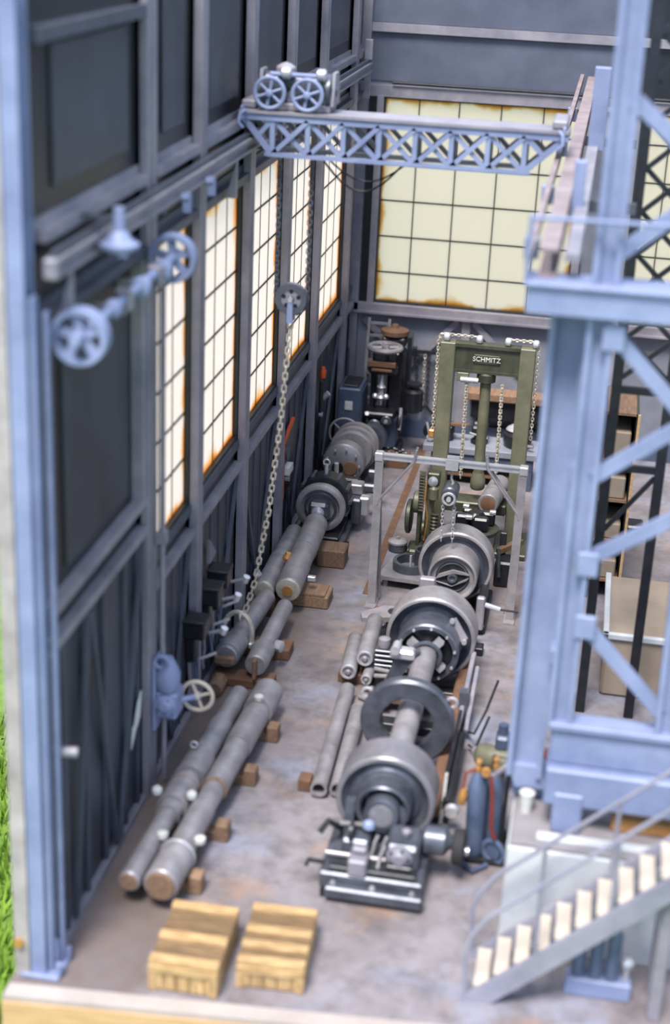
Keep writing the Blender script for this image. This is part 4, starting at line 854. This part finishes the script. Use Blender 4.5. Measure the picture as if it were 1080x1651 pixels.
# ------------------------------------------------------------------ wall lathe
WLt = T('headstock_lathe', 'dark headstock lathe with stepped pulleys along the side wall', 'lathe', (-4.0, 24.5, 0))
lx, lz = -3.97, .68
obj('bed', MB().box(-4.35, -3.62, 22.6, 26.8, .08, .26, .02), M_dark, WLt)
for y in (22.7, 24.2, 25.4, 26.5): obj('foot', MB().box(-4.42, -3.5, y, y + .25, 0, .08), M_dark, WLt)
obj('bed_strip', MB().box(-3.62, -3.56, 22.5, 25.2, .1, .22, .01), M_iron, WLt)
fp = obj('face_plate', MB().lathe((lx, 22.75, lz), (0, 1, 0), [(.1, .1), (.06, .28), (.0, .32), (0, .37), (.02, .4), (.12, .4), (.14, .37), (.2, .37)], 48), M_steel, WLt)
obj('face_ring', MB().torus((lx, 22.78, lz), (0, 1, 0), .25, .018, 36, 6), M_iron, fp)
obj('chuck_jaw', MB().box(lx - .16, lx + .16, 22.55, 22.8, lz - .1, lz + .16, .05), M_iron, fp)
obj('centre', MB().lathe((lx, 22.45, lz), (0, 1, 0), [(0, .04), (.02, .09), (.1, .11), (.12, .08)], 18), M_bright, fp)
fw = obj('finned_wheel', MB().lathe((lx, 23.1, lz), (0, 1, 0), [(0, .3), (.02, .4), (.3, .42), (.34, .38), (.36, .2)], 40), M_dark, WLt)
for p in circ((lx, 23.28, lz), .42, 12): obj('fin', MB().bar((p.x, 23.1, p.z), (p.x, 23.44, p.z), .05, .05), M_iron, fw)
obj('oiler', MB().cyl((lx, 23.2, lz + .4), (lx, 23.2, lz + .6), .03, n=8).torus((lx, 23.2, lz + .63), (0, 1, 0), .05, .016, 14, 6), M_bright, WLt)
obj('carriage', MB().box(-4.25, -3.5, 23.6, 24.3, .26, .5, .03), M_dark, WLt)
obj('apron', MB().box(-3.6, -3.42, 23.5, 24.0, .15, .6, .03), M_iron, WLt)
obj('tool_block', MB().box(-3.66, -3.44, 23.7, 23.95, .6, .78, .02), M_steel, WLt)
obj('tool_block', MB().box(-3.46, -3.3, 23.55, 23.75, .3, .62, .02), M_bright, WLt)
obj('clamp_handle', MB().cyl((-3.98, 24.3, .5), (-3.98, 24.25, .92), .04, n=10), M_bright, WLt)
obj('yoke', MB().box(-4.3, -3.6, 24.4, 24.6, .26, .6, .03), M_dark, WLt)
for i, (y, z) in enumerate(((24.1, .55), (24.6, .62), (25.2, .7))): obj('link', MB().box(-3.5, -3.24, y, y + .12, z - .06, z + .1, .03), M_iron, WLt)
for y, z in ((24.1, .57), (24.6, .64)): obj('link_pin', MB().cyl((-3.28, y - .02, z), (-3.28, y + .14, z), .045, n=10), M_bright, WLt)
obj('gear_case', MB().lathe((-3.97, 24.85, .68), (0, 1, 0), [(0, .1), (.02, .32), (.05, .36), (.26, .37), (.3, .33)], 44), M_rim, WLt)
for p in circ((-3.97, 24.84, .68), .29, 9): obj('case_bolt', MB().cyl(p, p - V((0, .03, 0)), .022, n=6), M_bright, WLt)
obj('case_hole', MB().cyl((-4.06, 24.83, .62), (-4.06, 24.86, .62), .1, n=18), M_black, WLt)
obj('rust_patch', MB().lathe((-3.85, 24.84, .62), (0, 1, 0), [(0, .12), (.02, .14)], 20), M_rust, WLt)
sp_ = obj('stepped_pulley', MB().lathe((-3.9, 25.35, .74), (0, 1, 0), [(0, .26), (.0, .35), (.12, .36), (.12, .41), (.24, .41), (.24, .36), (.36, .36), (.36, .41), (.48, .41), (.5, .28)], 44), M_steel, WLt)
obj('back_pulley', MB().lathe((-3.72, 26.4, .62), (0, 1, 0), [(0, .1), (.02, .25), (.3, .25), (.32, .1)], 30), M_iron, WLt)
spoked_wheel(WLt, (-4.18, 26.2, .78), 'y', .3, .022, 3, M_frame, .05, .05, 'handwheel')
obj('guard', MB().box(-4.35, -4.2, 24.9, 26.6, .26, .8, .03), M_dark, WLt)

# ------------------------------------------------------------------ back left: cabinet, ladder, drill
cb = T('cabinet', 'tall blue grey steel cabinet with a white card by the corner', 'cabinet', (-4.4, 27.4, 0))
obj('body', MB().box(-4.44, -4.02, 26.9, 27.7, 0, 1.4, .02), M_bluegrey, cb)
obj('top_tray', MB().box(-4.38, -4.08, 27.0, 27.6, 1.4, 1.44, .01), M_dark, cb)
obj('card', MB().box(-4.3, -4.16, 26.88, 26.9, 1.0, 1.16), M_white, cb)
obj('door', MB().box(-4.02, -4.0, 26.96, 27.62, .1, 1.34, .005), M_bluegrey, cb)
cb.location.x -= .01
ld = T('ladder', 'pale steel ladder leaning on the end wall behind the drill', 'ladder', (-4.0, 28.3, 0))
la = lambda x, t: V((x, 28.08 + .4 * t, 2.35 * t))
for x in (-4.17, -3.78): obj('stile', MB().bar(la(x, 0) + V((0, 0, .04)), la(x, 1), .05, .035, (0, 1, 0)), M_steel, ld)
for i in range(10): obj('rung', MB().bar(la(-4.17, .06 + i * .1), la(-3.78, .06 + i * .1), .045, .04, (0, 1, 0)), M_steel, ld)
D = T('drilling_machine', 'tall black upright drilling machine with belt wheel on top', 'drill', (-3.55, 27.7, 0))
dx, dy = -3.62, 27.5
obj('base', MB().box(dx - .35, dx + .3, dy - .35, dy + .5, 0, .16, .03), M_dark, D)
obj('lower_body', MB().box(dx - .3, dx + .22, dy - .25, dy + .35, .16, .8, .06), M_bluegrey, D)
obj('work_table', MB().box(dx - .38, dx + .2, dy - .4, dy + .1, .8, .92, .03), M_black, D)
obj('column', MB().box(dx - .02, dx + .3, dy + .0, dy + .4, .8, 2.0, .05), M_black, D)
obj('left_cheek', MB().box(dx - .32, dx - .22, dy - .05, dy + .3, .9, 1.75, .02), M_black, D)
obj('head', MB().box(dx - .34, dx + .2, dy - .25, dy + .35, 1.6, 1.8, .04), M_black, D)
obj('head_ledge', MB().box(dx - .36, dx + .16, dy - .28, dy - .2, 1.76, 1.86, .01).box(dx - .28, dx + .1, dy - .3, dy - .2, 1.68, 1.73, .01), M_rust, D)
obj('motor_box', MB().box(dx - .3, dx + .14, dy - .1, dy + .3, 1.8, 2.02, .04), M_dark, D)
bw = spoked_wheel(D, (dx - .08, dy - .05, 2.08), 'z', .34, .05, 4, M_steel, .08, .05, 'belt_wheel')
obj('top_pulley', MB().lathe((dx + .02, dy + .45, 2.2), (0, 0, 1), [(0, .2), (.02, .26), (.1, .26), (.12, .2), (.14, .08), (.2, .06)], 30), M_rust, D)
obj('top_bearing', MB().box(dx - .2, dx + .25, dy + .25, dy + .65, 2.0, 2.2, .04), M_dark, D)
obj('belt', MB().prism([(dy + .3, .7), (dy + .5, .7), (dy + .62, 2.1), (dy + .5, 2.3), (dy + .35, 2.2)], 'x', dx + .28, dx + .36), M_black, D)
obj('spindle', MB().lathe((dx - .1, dy - .1, .98), (0, 0, 1), [(0, .02), (.1, .05), (.16, .09), (.2, .05), (.32, .05), (.36, .09), (.42, .05), (.6, .04)], 14), M_bright, D)
for x in (-.2, .0): obj('spindle_knob', MB().lathe((dx + x, dy - .16, 1.12), (0, 0, 1), [(0, .03), (.03, .055), (.07, .055), (.1, .03)], 10), M_bright, D)
for x, z, r in ((-.16, .66, .13), (.06, .78, .1)):
    obj('hand_disc', MB().lathe((dx + x, dy - .42, z), (0, 1, 0), [(0, r * .5), (0, r * .8), (.02, r), (.05, r)], 22), M_iron, D)
    obj('disc_boss', MB().cyl((dx + x, dy - .46, z), (dx + x, dy - .4, z), r * .35, n=10), M_bright, D)
obj('side_motor', MB().lathe((dx + .5, dy + .0, .88), (0, 0, 1), [(0, .12), (.04, .18), (.4, .18), (.46, .1), (.5, .1), (.52, .15), (.56, .15)], 20), M_black, D)
obj('side_wheel', MB().lathe((dx + .26, dy - .1, .72), (1, 0, 0), [(0, .2), (.02, .24), (.05, .24), (.06, .2)], 26), M_dark, D)
obj('side_lever', MB().cyl((dx + .3, dy - .3, .6), (dx + .3, dy - .2, 1.0), .03, n=8), M_bright, D)
obj('table_bolt', MB().cyl((dx - .3, dy - .42, .9), (dx - .3, dy - .36, .86), .04, n=8), M_bright, D)
t = T('scrap_crate', 'small rusty box of metal scraps at the foot of the drill', 'box', (-3.3, 27.0, 0))
obj('box', MB().box(-3.52, -3.06, 26.75, 27.1, 0, .24, .01), M_rust, t)
for i in range(10): x = -3.48 + .04 * i; obj('scrap', MB().cb((x, 26.8 + random.random() * .25, .27), (.06, .05, .06), .01, None), M_iron if i % 2 else M_dark, t)

# chain rack on end wall
t = T('chain_rack', 'dark bar with hanging chains on the end wall', 'chain rack', (-3.0, 28.55, 1.0))
obj('bar', MB().box(-3.3, -2.55, 28.58, 28.64, 1.72, 1.78), M_dark, t)
for x in (-3.28, -2.57): obj('hook_block', MB().box(x - .04, x + .04, 28.55, 28.7, 1.66, 1.82), M_dark, t)
for i, (x, l) in enumerate(((-3.2, .75), (-3.06, 1.0), (-2.98, .9), (-2.8, 1.0), (-2.68, .7))):
    obj('chain', chain_mb([(x, 28.52, 1.72), (x, 28.52, 1.72 - l)], .09, .024, .011), M_chain if i % 2 else M_dark, t)
    obj('hook', MB().tube([(x, 28.52, 1.72 - l), (x + .03, 28.52, 1.68 - l), (x + .02, 28.52, 1.62 - l), (x - .03, 28.52, 1.64 - l)], .014, 6), M_dark, t)

t.location.y -= .07
# workbench beyond the press
t = T('work_bench', 'grey steel work bench behind the press', 'bench', (-1.9, 26.8, 0))
obj('top', MB().box(-2.75, -.7, 26.2, 27.0, .6, .72, .01), M_farpanel, t)
obj('front_apron', MB().box(-2.6, -.8, 26.24, 26.3, .4, .6), M_bluegrey, t)
for x in (-2.6, -.9):
    for y in (26.3, 26.85): obj('leg', MB().box(x, x + .12, y - .05, y + .07, 0, .6), M_bluegrey, t)
obj('bench_shelf', MB().box(-2.5, -.85, 26.3, 26.95, .16, .2), M_rust, t)
def machine_lump(lab, name, cat, x, y, z, parts):
    t = T(name, lab, cat, (x, y, z))
    for nm, mb, m in parts(x, y, z): obj(nm, mb, m, t)
machine_lump('black grinder with round bright ended handle on the bench', 'bench_grinder', 'grinder', -2.45, 26.6, .72, lambda x, y, z: [
    ('body', MB().box(x - .14, x + .2, y - .1, y + .2, z, z + .3, .04), M_black), ('wheel', MB().lathe((x - .2, y - .12, z + .16), (0, 1, 0), [(0, .12), (.02, .15), (.1, .15), (.12, .12)], 22), M_black),
    ('crank', MB().cyl((x - .28, y - .16, z + .34), (x - .2, y - .2, z + .06), .024, n=8), M_bright), ('crank_knob', MB().lathe((x - .2, y - .26, z + .08), (0, 1, 0), [(0, .04), (.02, .07), (.08, .05)], 12), M_bright),
    ('rest', MB().box(x + .1, x + .45, y - .1, y + .0, z + .3, z + .34), M_rust)])
machine_lump('dark bench vice behind the press ram', 'bench_vice', 'vice', -1.78, 26.6, .72, lambda x, y, z: [
    ('base', MB().lathe((x, y, z), (0, 0, 1), [(0, .16), (.05, .16), (.1, .1), (.2, .09)], 18), M_black), ('jaws', MB().box(x - .14, x + .14, y - .16, y + .04, z + .18, z + .34, .03).box(x - .14, x + .14, y + .1, y + .22, z + .18, z + .34, .03), M_dark),
    ('screw', MB().cyl((x, y - .34, z + .24), (x, y, z + .24), .03, n=10), M_bright), ('handle', MB().cyl((x - .16, y - .32, z + .28), (x + .16, y - .32, z + .2), .015, n=6), M_bright)])
machine_lump('black domed machine with white cap at the bench end', 'domed_machine', 'machine', -1.1, 26.6, .72, lambda x, y, z: [
    ('body', MB().lathe((x, y, z), (0, 0, 1), [(0, .22), (.1, .26), (.24, .26), (.32, .16)], 24), M_black), ('cap', MB().lathe((x - .02, y, z + .32), (0, 0, 1), [(0, .2), (.03, .18), (.08, .1), (.1, .02)], 24), M_bright),
    ('arm', MB().cyl((x, y - .2, z + .1), (x + .3, y - .26, z + .1), .03, n=8), M_frame)])
t = T('plank_shelf', 'brown plank shelf with dark bins below the big window', 'shelf', (-1.6, 28.4, 1.0))
obj('board', MB().box(-2.2, -.7, 28.2, 28.62, 1.0, 1.14, .01), M_block, t)
obj('bin_front', MB().box(-2.1, -.75, 28.3, 28.62, .62, 1.0, .01), M_black, t)
for x in (-2.0, -1.4, -.85): obj('support', MB().box(x, x + .06, 28.45, 28.62, .36, .62), M_dark, t)
for x, z, w, h, m, lab in ((-2.34, 1.62, .12, .22, M_white, 'small white notice on the end wall post'), (-1.92, 1.62, .22, .26, M_tan, 'tan notice on the end wall under the window'), (-1.42, 1.56, .24, .34, M_white, 'white notice with torn lower edge on the end wall'), (-1.14, 1.56, .12, .4, M_white, 'narrow white notice on the end wall')):
    tag(obj('paper_notice', MB().box(x, x + w, 28.585 if x < -2.3 else 28.6, 28.61 if x < -2.3 else 28.62, z, z + h), m), lab, 'notice')

# ------------------------------------------------------------------ gas welding cart, compressor
t = T('welding_cart', 'two blue gas bottles on a black wheeled cart with red hose', 'gas cart', (-.5, 14.75, 0))
for k, (x, y, r, h) in enumerate(((-.62, 14.72, .105, 1.0), (-.44, 14.9, .1, .95))):
    obj('gas_bottle', MB().lathe((x, y, .06), (-.03, .06, 1), [(0, r * .9), (.03, r), (h * .82, r), (h * .92, r * .7), (h, r * .35)], 20), M_gas, t)
    obj('valve', MB().lathe((x - .03, y + .06, .06 + h), (0, 0, 1), [(0, .03), (.05, .04), (.09, .025), (.12, .04), (.15, .03)], 10), M_brass, t)
obj('cart_frame', MB().tube([(-.33, 14.8, .1), (-.33, 14.95, .7), (-.31, 15.05, 1.1), (-.5, 15.1, 1.1), (-.5, 15.02, .1)], .025, 8), M_black, t)
obj('cart_tray', MB().box(-.76, -.3, 14.58, 15.05, .03, .06), M_dark, t)
obj('toe', MB().tube([(-.74, 14.55, .04), (-.6, 14.38, .04), (-.46, 14.55, .04)], .03, 8), M_gas, t)
obj('cart_wheel', MB().torus((-.4, 14.64, .16), (.5, 1, 0), .13, .032, 24, 8), M_gas, t)
obj('cart_wheel', MB().torus((-.42, 15.0, .16), (.5, 1, 0), .13, .032, 24, 8), M_dark, t)
obj('wheel_disc', MB().cyl((-.41, 14.63, .16), (-.39, 14.66, .16), .09, n=18), M_gas, t)
obj('hose', MB().tube([(-.6, 14.78, 1.1), (-.5, 14.7, 1.05), (-.46, 14.62, .8), (-.45, 14.58, .5), (-.4, 14.6, .35)], .022, 8), M_red, t)
obj('hose', MB().tube([(-.66, 14.78, 1.1), (-.78, 14.74, 1.05), (-.8, 14.7, .85)], .018, 8), M_red, t)
obj('torch', MB().lathe((-.8, 14.7, .68), (.1, 0, 1), [(0, .04), (.06, .055), (.14, .05), (.2, .03)], 12), M_brass, t)
obj('regulator', MB().lathe((-.56, 14.72, 1.12), (0, -1, 0), [(0, .04), (.02, .06), (.06, .05)], 14), M_brass, t)
obj('handle', MB().bar((-.5, 14.9, .95), (-.3, 15.0, 1.1), .05, .04), M_frame, t)
t.location.x -= 0.05
t = T('air_compressor', 'olive air tank with white ends on small blue wheels', 'compressor', (-.6, 16.2, 0))
obj('tank', MB().lathe((-.72, 16.4, .4), (1, -.35, 0), [(0, .06), (.03, .12), (.08, .15), (.42, .15), (.47, .12), (.5, .06)], 24), M_olive, t)
obj('end_cap', MB().lathe((-.735, 16.405, .42), (-1, .35, .3), [(0, .07), (.02, .05), (.03, .01)], 16), M_bright, t)
obj('end_cap', MB().lathe((-.25, 16.235, .4), (1, -.35, 0), [(0, .08), (.02, .06), (.03, .01)], 16), M_white, t)
obj('wheel', MB().cyl((-.68, 16.1, .13), (-.62, 16.08, .13), .13, n=20), M_gas, t)
obj('wheel', MB().cyl((-.62, 16.52, .13), (-.56, 16.5, .13), .13, n=20), M_gas, t)
obj('strut', MB().box(-.42, -.36, 16.1, 16.4, .0, .3), M_dark, t)
obj('axle', MB().cyl((-.65, 16.1, .13), (-.59, 16.52, .13), .025, n=8).box(-.66, -.56, 16.2, 16.4, .12, .3), M_dark, t)
obj('pump', MB().box(-.5, -.34, 16.26, 16.5, .53, .72, .03).cyl((-.42, 16.38, .72), (-.42, 16.38, .84), .06, n=12), M_bluegrey, t)
t.location.x -= 0.1; t.location.y -= 0.1

# ------------------------------------------------------------------ wooden crates
def crate(lab, x0, x1, y0, y1, h, rz, bands):
    cx, cy = (x0 + x1) / 2, (y0 + y1) / 2
    t = T('wooden_crate', lab, 'crate', (cx, cy, 0), 'wooden crates at the front edge'); t.rotation_euler = (0, 0, rz)
    w, d = (x1 - x0) / 2, (y1 - y0) / 2
    obj('core', MB().box(-w + .03, w - .03, -d + .03, d - .03, .0, h - .035), M_crate, t, False)
    n = 8
    for i in range(n):
        a = -d + 2 * d * i / n; up = .035 if i in bands else 0
        obj('plank', MB().box(-w, w, a + .006, a + 2 * d / n - .006, h - .035, h + up, .005), M_crate if i in bands else M_crated, t, False)
    for i in range(5):
        a = -w + 2 * w * i / 5
        for yy, s in ((-d, 1), (d - .03, 1)):
            obj('slat', MB().box(a + .006, a + 2 * w / 5 - .006, yy, yy + .03, .02, h - .036, .004), M_crate2, t, False)
    for i in range(3):
        z0 = .02 + (h - .06) * i / 3
        for xx in (-w, w - .03): obj('side_board', MB().box(xx, xx + .03, -d + .03, d - .03, z0 + .004, z0 + (h - .06) / 3 - .004, .004), M_crate, t, False)
    for yy in (-d - .02,):
        obj('batten', MB().box(-w, w, yy, yy + .02, h - .1, h - .02, .004), M_crate, t, False)
        for xx in (-w, w - .08): obj('batten', MB().box(xx, xx + .08, yy - .001, yy + .019, .01, h - .1, .004), M_crate2, t, False)
crate('wooden crate with an upright slatted front, beside the thick shaft end', -3.54, -2.86, 11.76, 12.74, .32, .02, (0, 3, 7))
crate('wooden crate with raised cross planks on the flywheel side', -2.74, -2.08, 12.0, 12.95, .28, .05, (0, 2, 4, 7))

# ------------------------------------------------------------------ right side: plinth and tower
pl_ = T('concrete_plinth', 'pale concrete plinth carrying the blue steel tower', 'plinth', (.9, 14.2, 0))
obj('block', MB().box(-.28, 2.6, 13.22, 15.2, 0, 1.2, .02), M_concrete, pl_)
obj('top_slab', MB().box(-.26, 2.58, 13.24, 15.18, 1.2, 1.25, .01), M_plinthtop, pl_)
obj('ledge', MB().box(.0, 2.5, 13.3, 13.42, 1.25, 1.3, .01), M_concrete, pl_)
Tw = T('steel_tower', 'tall pale blue braced steel tower standing on the concrete plinth', 'tower', (.4, 13.9, 1.25))
yt = 13.62
obj('main_column', MB().ibeam((-.2, 14.05, 1.6), (-.2, 14.05, 6.5), .3, .36, .055, (1, 0, 0)).box(-.38, -.02, 14.1, 14.14, 1.6, 6.5), M_tower, Tw)
obj('column_base', MB().box(-.3, .06, 14.1, 14.5, 1.25, 1.5, .02).prism([(-.36, 1.7), (-.04, 1.7), (.06, 1.45), (-.28, 1.45)], 'y', 13.95, 14.2), M_tower, Tw)
obj('short_post', MB().box(.12, .42, yt - .12, yt + .18, 1.25, 1.7, .02), M_tower, Tw)
obj('short_post', MB().box(1.6, 1.9, yt - .12, yt + .18, 1.25, 1.7, .02), M_tower, Tw)
obj('lower_beam', MB().box(.02, 2.4, yt - .1, yt + .35, 1.55, 1.96, .02), M_tower, Tw)
obj('upper_beam', MB().box(.03, 2.4, yt + .02, yt + .2, 1.96, 2.42, .02).box(.0, 2.4, yt - .03, yt + .24, 2.36, 2.43, .01), M_tower, Tw)
obj('chord', MB().ibeam((.1, yt + .1, 2.4), (.06, yt + .1, 9.4), .2, .24, .05, (1, 0, 0)), M_tower, Tw)
obj('chord', MB().ibeam((1.13, yt + .1, 2.4), (1.0, yt + .1, 9.4), .2, .22, .05, (1, 0, 0)), M_tower, Tw)
for a, b in (((.22, 6.35), (.95, 5.62)), ((.95, 5.62), (.16, 5.0)), ((.16, 4.15), (1.05, 4.75)), ((.22, 3.5), (1.05, 2.65)), ((.15, 7.08), (.95, 7.75)), ((.16, 8.4), (.95, 7.75))):
    obj('diagonal', MB().bar((a[0], yt + .08, a[1]), (b[0], yt + .08, b[1]), .13, .08, (0, 1, 0)), M_tower, Tw)
for x, z in ((.2, 6.35), (.98, 5.62), (.2, 4.15), (.24, 3.5)): obj('gusset_plate', MB().box(x - .1, x + .1, yt - .03, yt + .02, z - .12, z + .12, .01), M_tower, Tw)
for z in (3.0, 4.9): obj('tie_plate', MB().box(-.06, .04, yt + .1, yt + .4, z, z + .18, .02), M_tower, Tw)
obj('head_beam', MB().box(-.6, 2.2, yt - .1, yt + .3, 6.52, 6.8, .02), M_tower, Tw)
obj('head_flange', MB().box(-.62, 2.2, yt - .14, yt + .34, 6.78, 6.82, .01), M_tower, Tw)
obj('cap_plate', MB().box(-.42, .04, 13.86, 14.3, 6.44, 6.52, .01), M_tower, Tw)
obj('guard_rail', MB().cyl((-.62, yt - .1, 7.38), (2.2, yt - .1, 7.42), .022, n=8), M_tower, Tw)
for x in (-.61, 1.9): obj('guard_post', MB().cyl((x, yt - .1, 6.8), (x, yt - .1, 7.4), .022, n=8), M_tower, Tw)
t = T('right_runway', 'pinkish crane rail on stub posts running back from the blue tower', 'rail', (-.5, 14.0, 6.8))
obj('beam', MB().ibeam((-.44, 13.7, 6.95), (-.44, 27.9, 6.95), .16, .26, .03), M_pinkrail, t)
obj('rail', MB().bar((-.62, 13.7, 6.98), (-.62, 27.9, 7.06), .06, .1), M_pinkrail, t)
obj('walk_plate', MB().box(-.3, -.17, 13.7, 27.9, 6.98, 7.04), M_frame, t)
for y in (14.4, 17.2, 20.6, 24.0): obj('stub', MB().box(-.7, -.56, y, y + .12, 6.82, 7.02, .01), M_tower, t)
obj('upright', MB().box(-.34, -.22, 16.0, 16.12, 6.9, 7.5, .01), M_tower, t)
obj('upright', MB().box(-.3, -.1, 20.2, 20.36, 6.98, 8.0, .01), M_tower, t)
for y in (17.6, 22.5, 27.0): 
    obj('hanger_bracket', MB().box(-.5, .34, y, y + .1, 6.7, 6.82), M_framed, t)

# lattice column of the aisle
t = T('lattice_column', 'dark cross braced lattice column in front of the end windows', 'column', (.5, 18.8, 0))
for x in (.16, .36): obj('leg', MB().channel((x + .02, 18.4, 0), (x - .0, 18.4, 9.2), .12, .1, .02, (0, 1, 0)), M_black, t)
obj('leg', MB().box(.95, 1.07, 18.35, 18.45, 0, 9.2), M_black, t)
for k in range(9):
    z = 4.6 + k * .5
    obj('lacing', MB().bar((.42, 18.37, z), (.96, 18.37, z + .5), .06, .02, (0, 1, 0)), M_black, t)
    obj('lacing', MB().bar((.42, 18.41, z + .5), (.96, 18.41, z), .06, .02, (0, 1, 0)), M_black, t)
for z in (3.4, 4.4): obj('tie_bar', MB().box(.4, .96, 18.36, 18.42, z, z + .09), M_black, t)
obj('diagonal', MB().bar((.42, 18.4, 2.6), (.96, 18.4, 3.35), .06, .03, (0, 1, 0)), M_black, t)
# rack with papers
t = T('storage_rack', 'dark storage rack with cream bundles beyond the lattice column', 'rack', (.5, 22.4, 0))
obj('side', MB().box(.32, .36, 22.0, 23.3, 0, 3.0), M_black, t); obj('side', MB().box(.78, .82, 22.0, 23.3, 0, 3.0), M_black, t)
for z in (.3, .95, 1.6, 2.25, 2.96): obj('board', MB().box(.36, .78, 22.0, 23.3, z, z + .04), M_block, t)
obj('edge_strip', MB().box(.8, .84, 21.96, 22.0, 0, 3.0), M_wood_base, t)
obj('back', MB().box(.36, .78, 23.28, 23.3, 0, 3.0), M_black, t)
for i, (z, h) in enumerate(((.34, .3), (.99, .25), (1.64, .34), (2.29, .4))): 
    tag(obj('paper_bundle', MB().box(.42, .74, 22.05, 22.8, z, z + h, .02), M_tan), ['cream bundle on the lowest board of the storage rack', 'cream bundle on the second board of the storage rack', 'cream bundle on the third board of the storage rack', 'cream bundle on the top board of the storage rack'][i], 'bundle')
t = T('tan_tank', 'low tan sheet metal tank on the floor behind the tower', 'tank', (1.5, 18.6, 0))
obj('shell', MB().box(.62, 2.4, 18.9, 20.9, 0, .9, .04), M_tan, t)
obj('rim', MB().box(.58, 2.44, 18.86, 18.94, .86, .94, .01), M_concrete, t)
obj('rim', MB().box(.58, .66, 18.86, 20.9, .86, .94, .01), M_concrete, t)
t = T('floor_motor', 'small black motor with pale nozzle on the floor of the far aisle', 'motor', (1.0, 24.6, 0))
obj('body', MB().box(.92, 1.2, 24.5, 24.9, 0, .25, .03), M_black, t)
obj('nozzle', MB().lathe((.9, 24.6, .15), (-1, -.2, 0), [(0, .1), (.1, .06), (.16, .04)], 14), M_white, t)
t = T('fire_bucket', 'white bucket on the plinth at the foot of the tower column', 'bucket', (-.16, 14.75, 1.25))
obj('bucket', MB().lathe((-.14, 13.83, 1.25), (0, 0, 1), [(0, .06), (.22, .08)], 16), M_white, t)
t = T('orange_block', 'orange block lying on the plinth behind the short post', 'block', (.12, 14.6, 1.25))
obj('block', MB().box(-.02, .16, 14.62, 14.8, 1.25, 1.45, .02), M_orange, t)
t = T('timber_baulk', 'orange brown timber lying on the plinth under the tower beam', 'timber', (1.0, 14.4, 1.25))
obj('beam', MB().box(.72, 1.5, 13.66, 13.84, 1.25, 1.4, .02), M_brass, t)

# ------------------------------------------------------------------ stairs in front of the plinth
St = T('steel_stairs', 'pale steel staircase with handrail climbing past the plinth', 'stairs', (0, 12.6, 0))
sA, sB = V((-.5, 0, 0)), V((2.3, 0, 2.62))
sl = (sB.z - sA.z) / (sB.x - sA.x)
for y in (12.32, 12.98):
    obj('stringer', MB().prism([(sA.x - .08, .0), (sA.x + .22, .0), (sB.x + .22, sB.z), (sB.x - .08, sB.z)], 'y', y - .025, y + .025), M_stair, St)
ns = 15
for i in range(ns):
    x = sA.x + .12 + i * (sB.x - sA.x - .1) / ns; z = (x - sA.x + .02) * sl
    obj('tread', MB().box(x - .07, x + .07, 12.36, 12.94, z, z + .03, .005), M_cream, St)
hr = lambda x: (x - sA.x) * sl + .86
for y in (12.32, 12.98):
    pts = [(-.52, y, .05), (-.56, y, .55), (-.5, y, hr(-.5) - .1), (-.36, y, hr(-.36))] + [(x, y, hr(x)) for x in (.2, 1.0, 2.2)]
    obj('handrail', MB().tube(pts, .024, 8), M_stair, St)
    for x in (.1, .75, 1.4, 2.1): obj('baluster', MB().cyl((x, y, (x - sA.x) * sl), (x, y, hr(x)), .022, n=8), M_stair, St)
obj('landing_post', MB().box(1.22, 1.34, 12.4, 12.52, 0, 1.55, .01), M_frame, St)
obj('landing_post', MB().box(1.22, 1.34, 12.82, 12.94, 0, 1.55, .01), M_frame, St)

# gas bottles crate below the stairs
t = T('bottle_cradle', 'pale blue steel cradle holding gas bottles under the stairs', 'cradle', (.72, 12.7, 0))
obj('tray', MB().box(.42, 1.06, 12.62, 12.8, .0, .2, .015), M_tower, t)
for k, x in enumerate((.54, .7, .86)):
    b = T('gas_bottle', ['blue gas bottle in the cradle under the stairs, low end', 'blue gas bottle in the middle of the cradle', 'tall blue gas bottle in the cradle beside the bright knob'][k], 'gas bottle', (x, 12.71, .2), 'gas bottles in the cradle')
    obj('body', MB().lathe((x, 12.71, .2), (0, 0, 1), [(0, .055), (.02, .07), (.5, .07), (.58, .05), (.64, .025)], 18), M_gas, b)
    obj('valve', MB().cyl((x, 12.71, .82), (x, 12.71, .9), .025, n=8), M_brass, b)
tag(obj('knob_post', MB().lathe((1.0, 12.71, .2), (0, 0, 1), [(0, .03), (.12, .03), (.16, .06), (.22, .065), (.27, .03)], 14), M_bright), 'bright round knob standing on the bottle cradle', 'knob')
print('objects', len(bpy.data.objects))
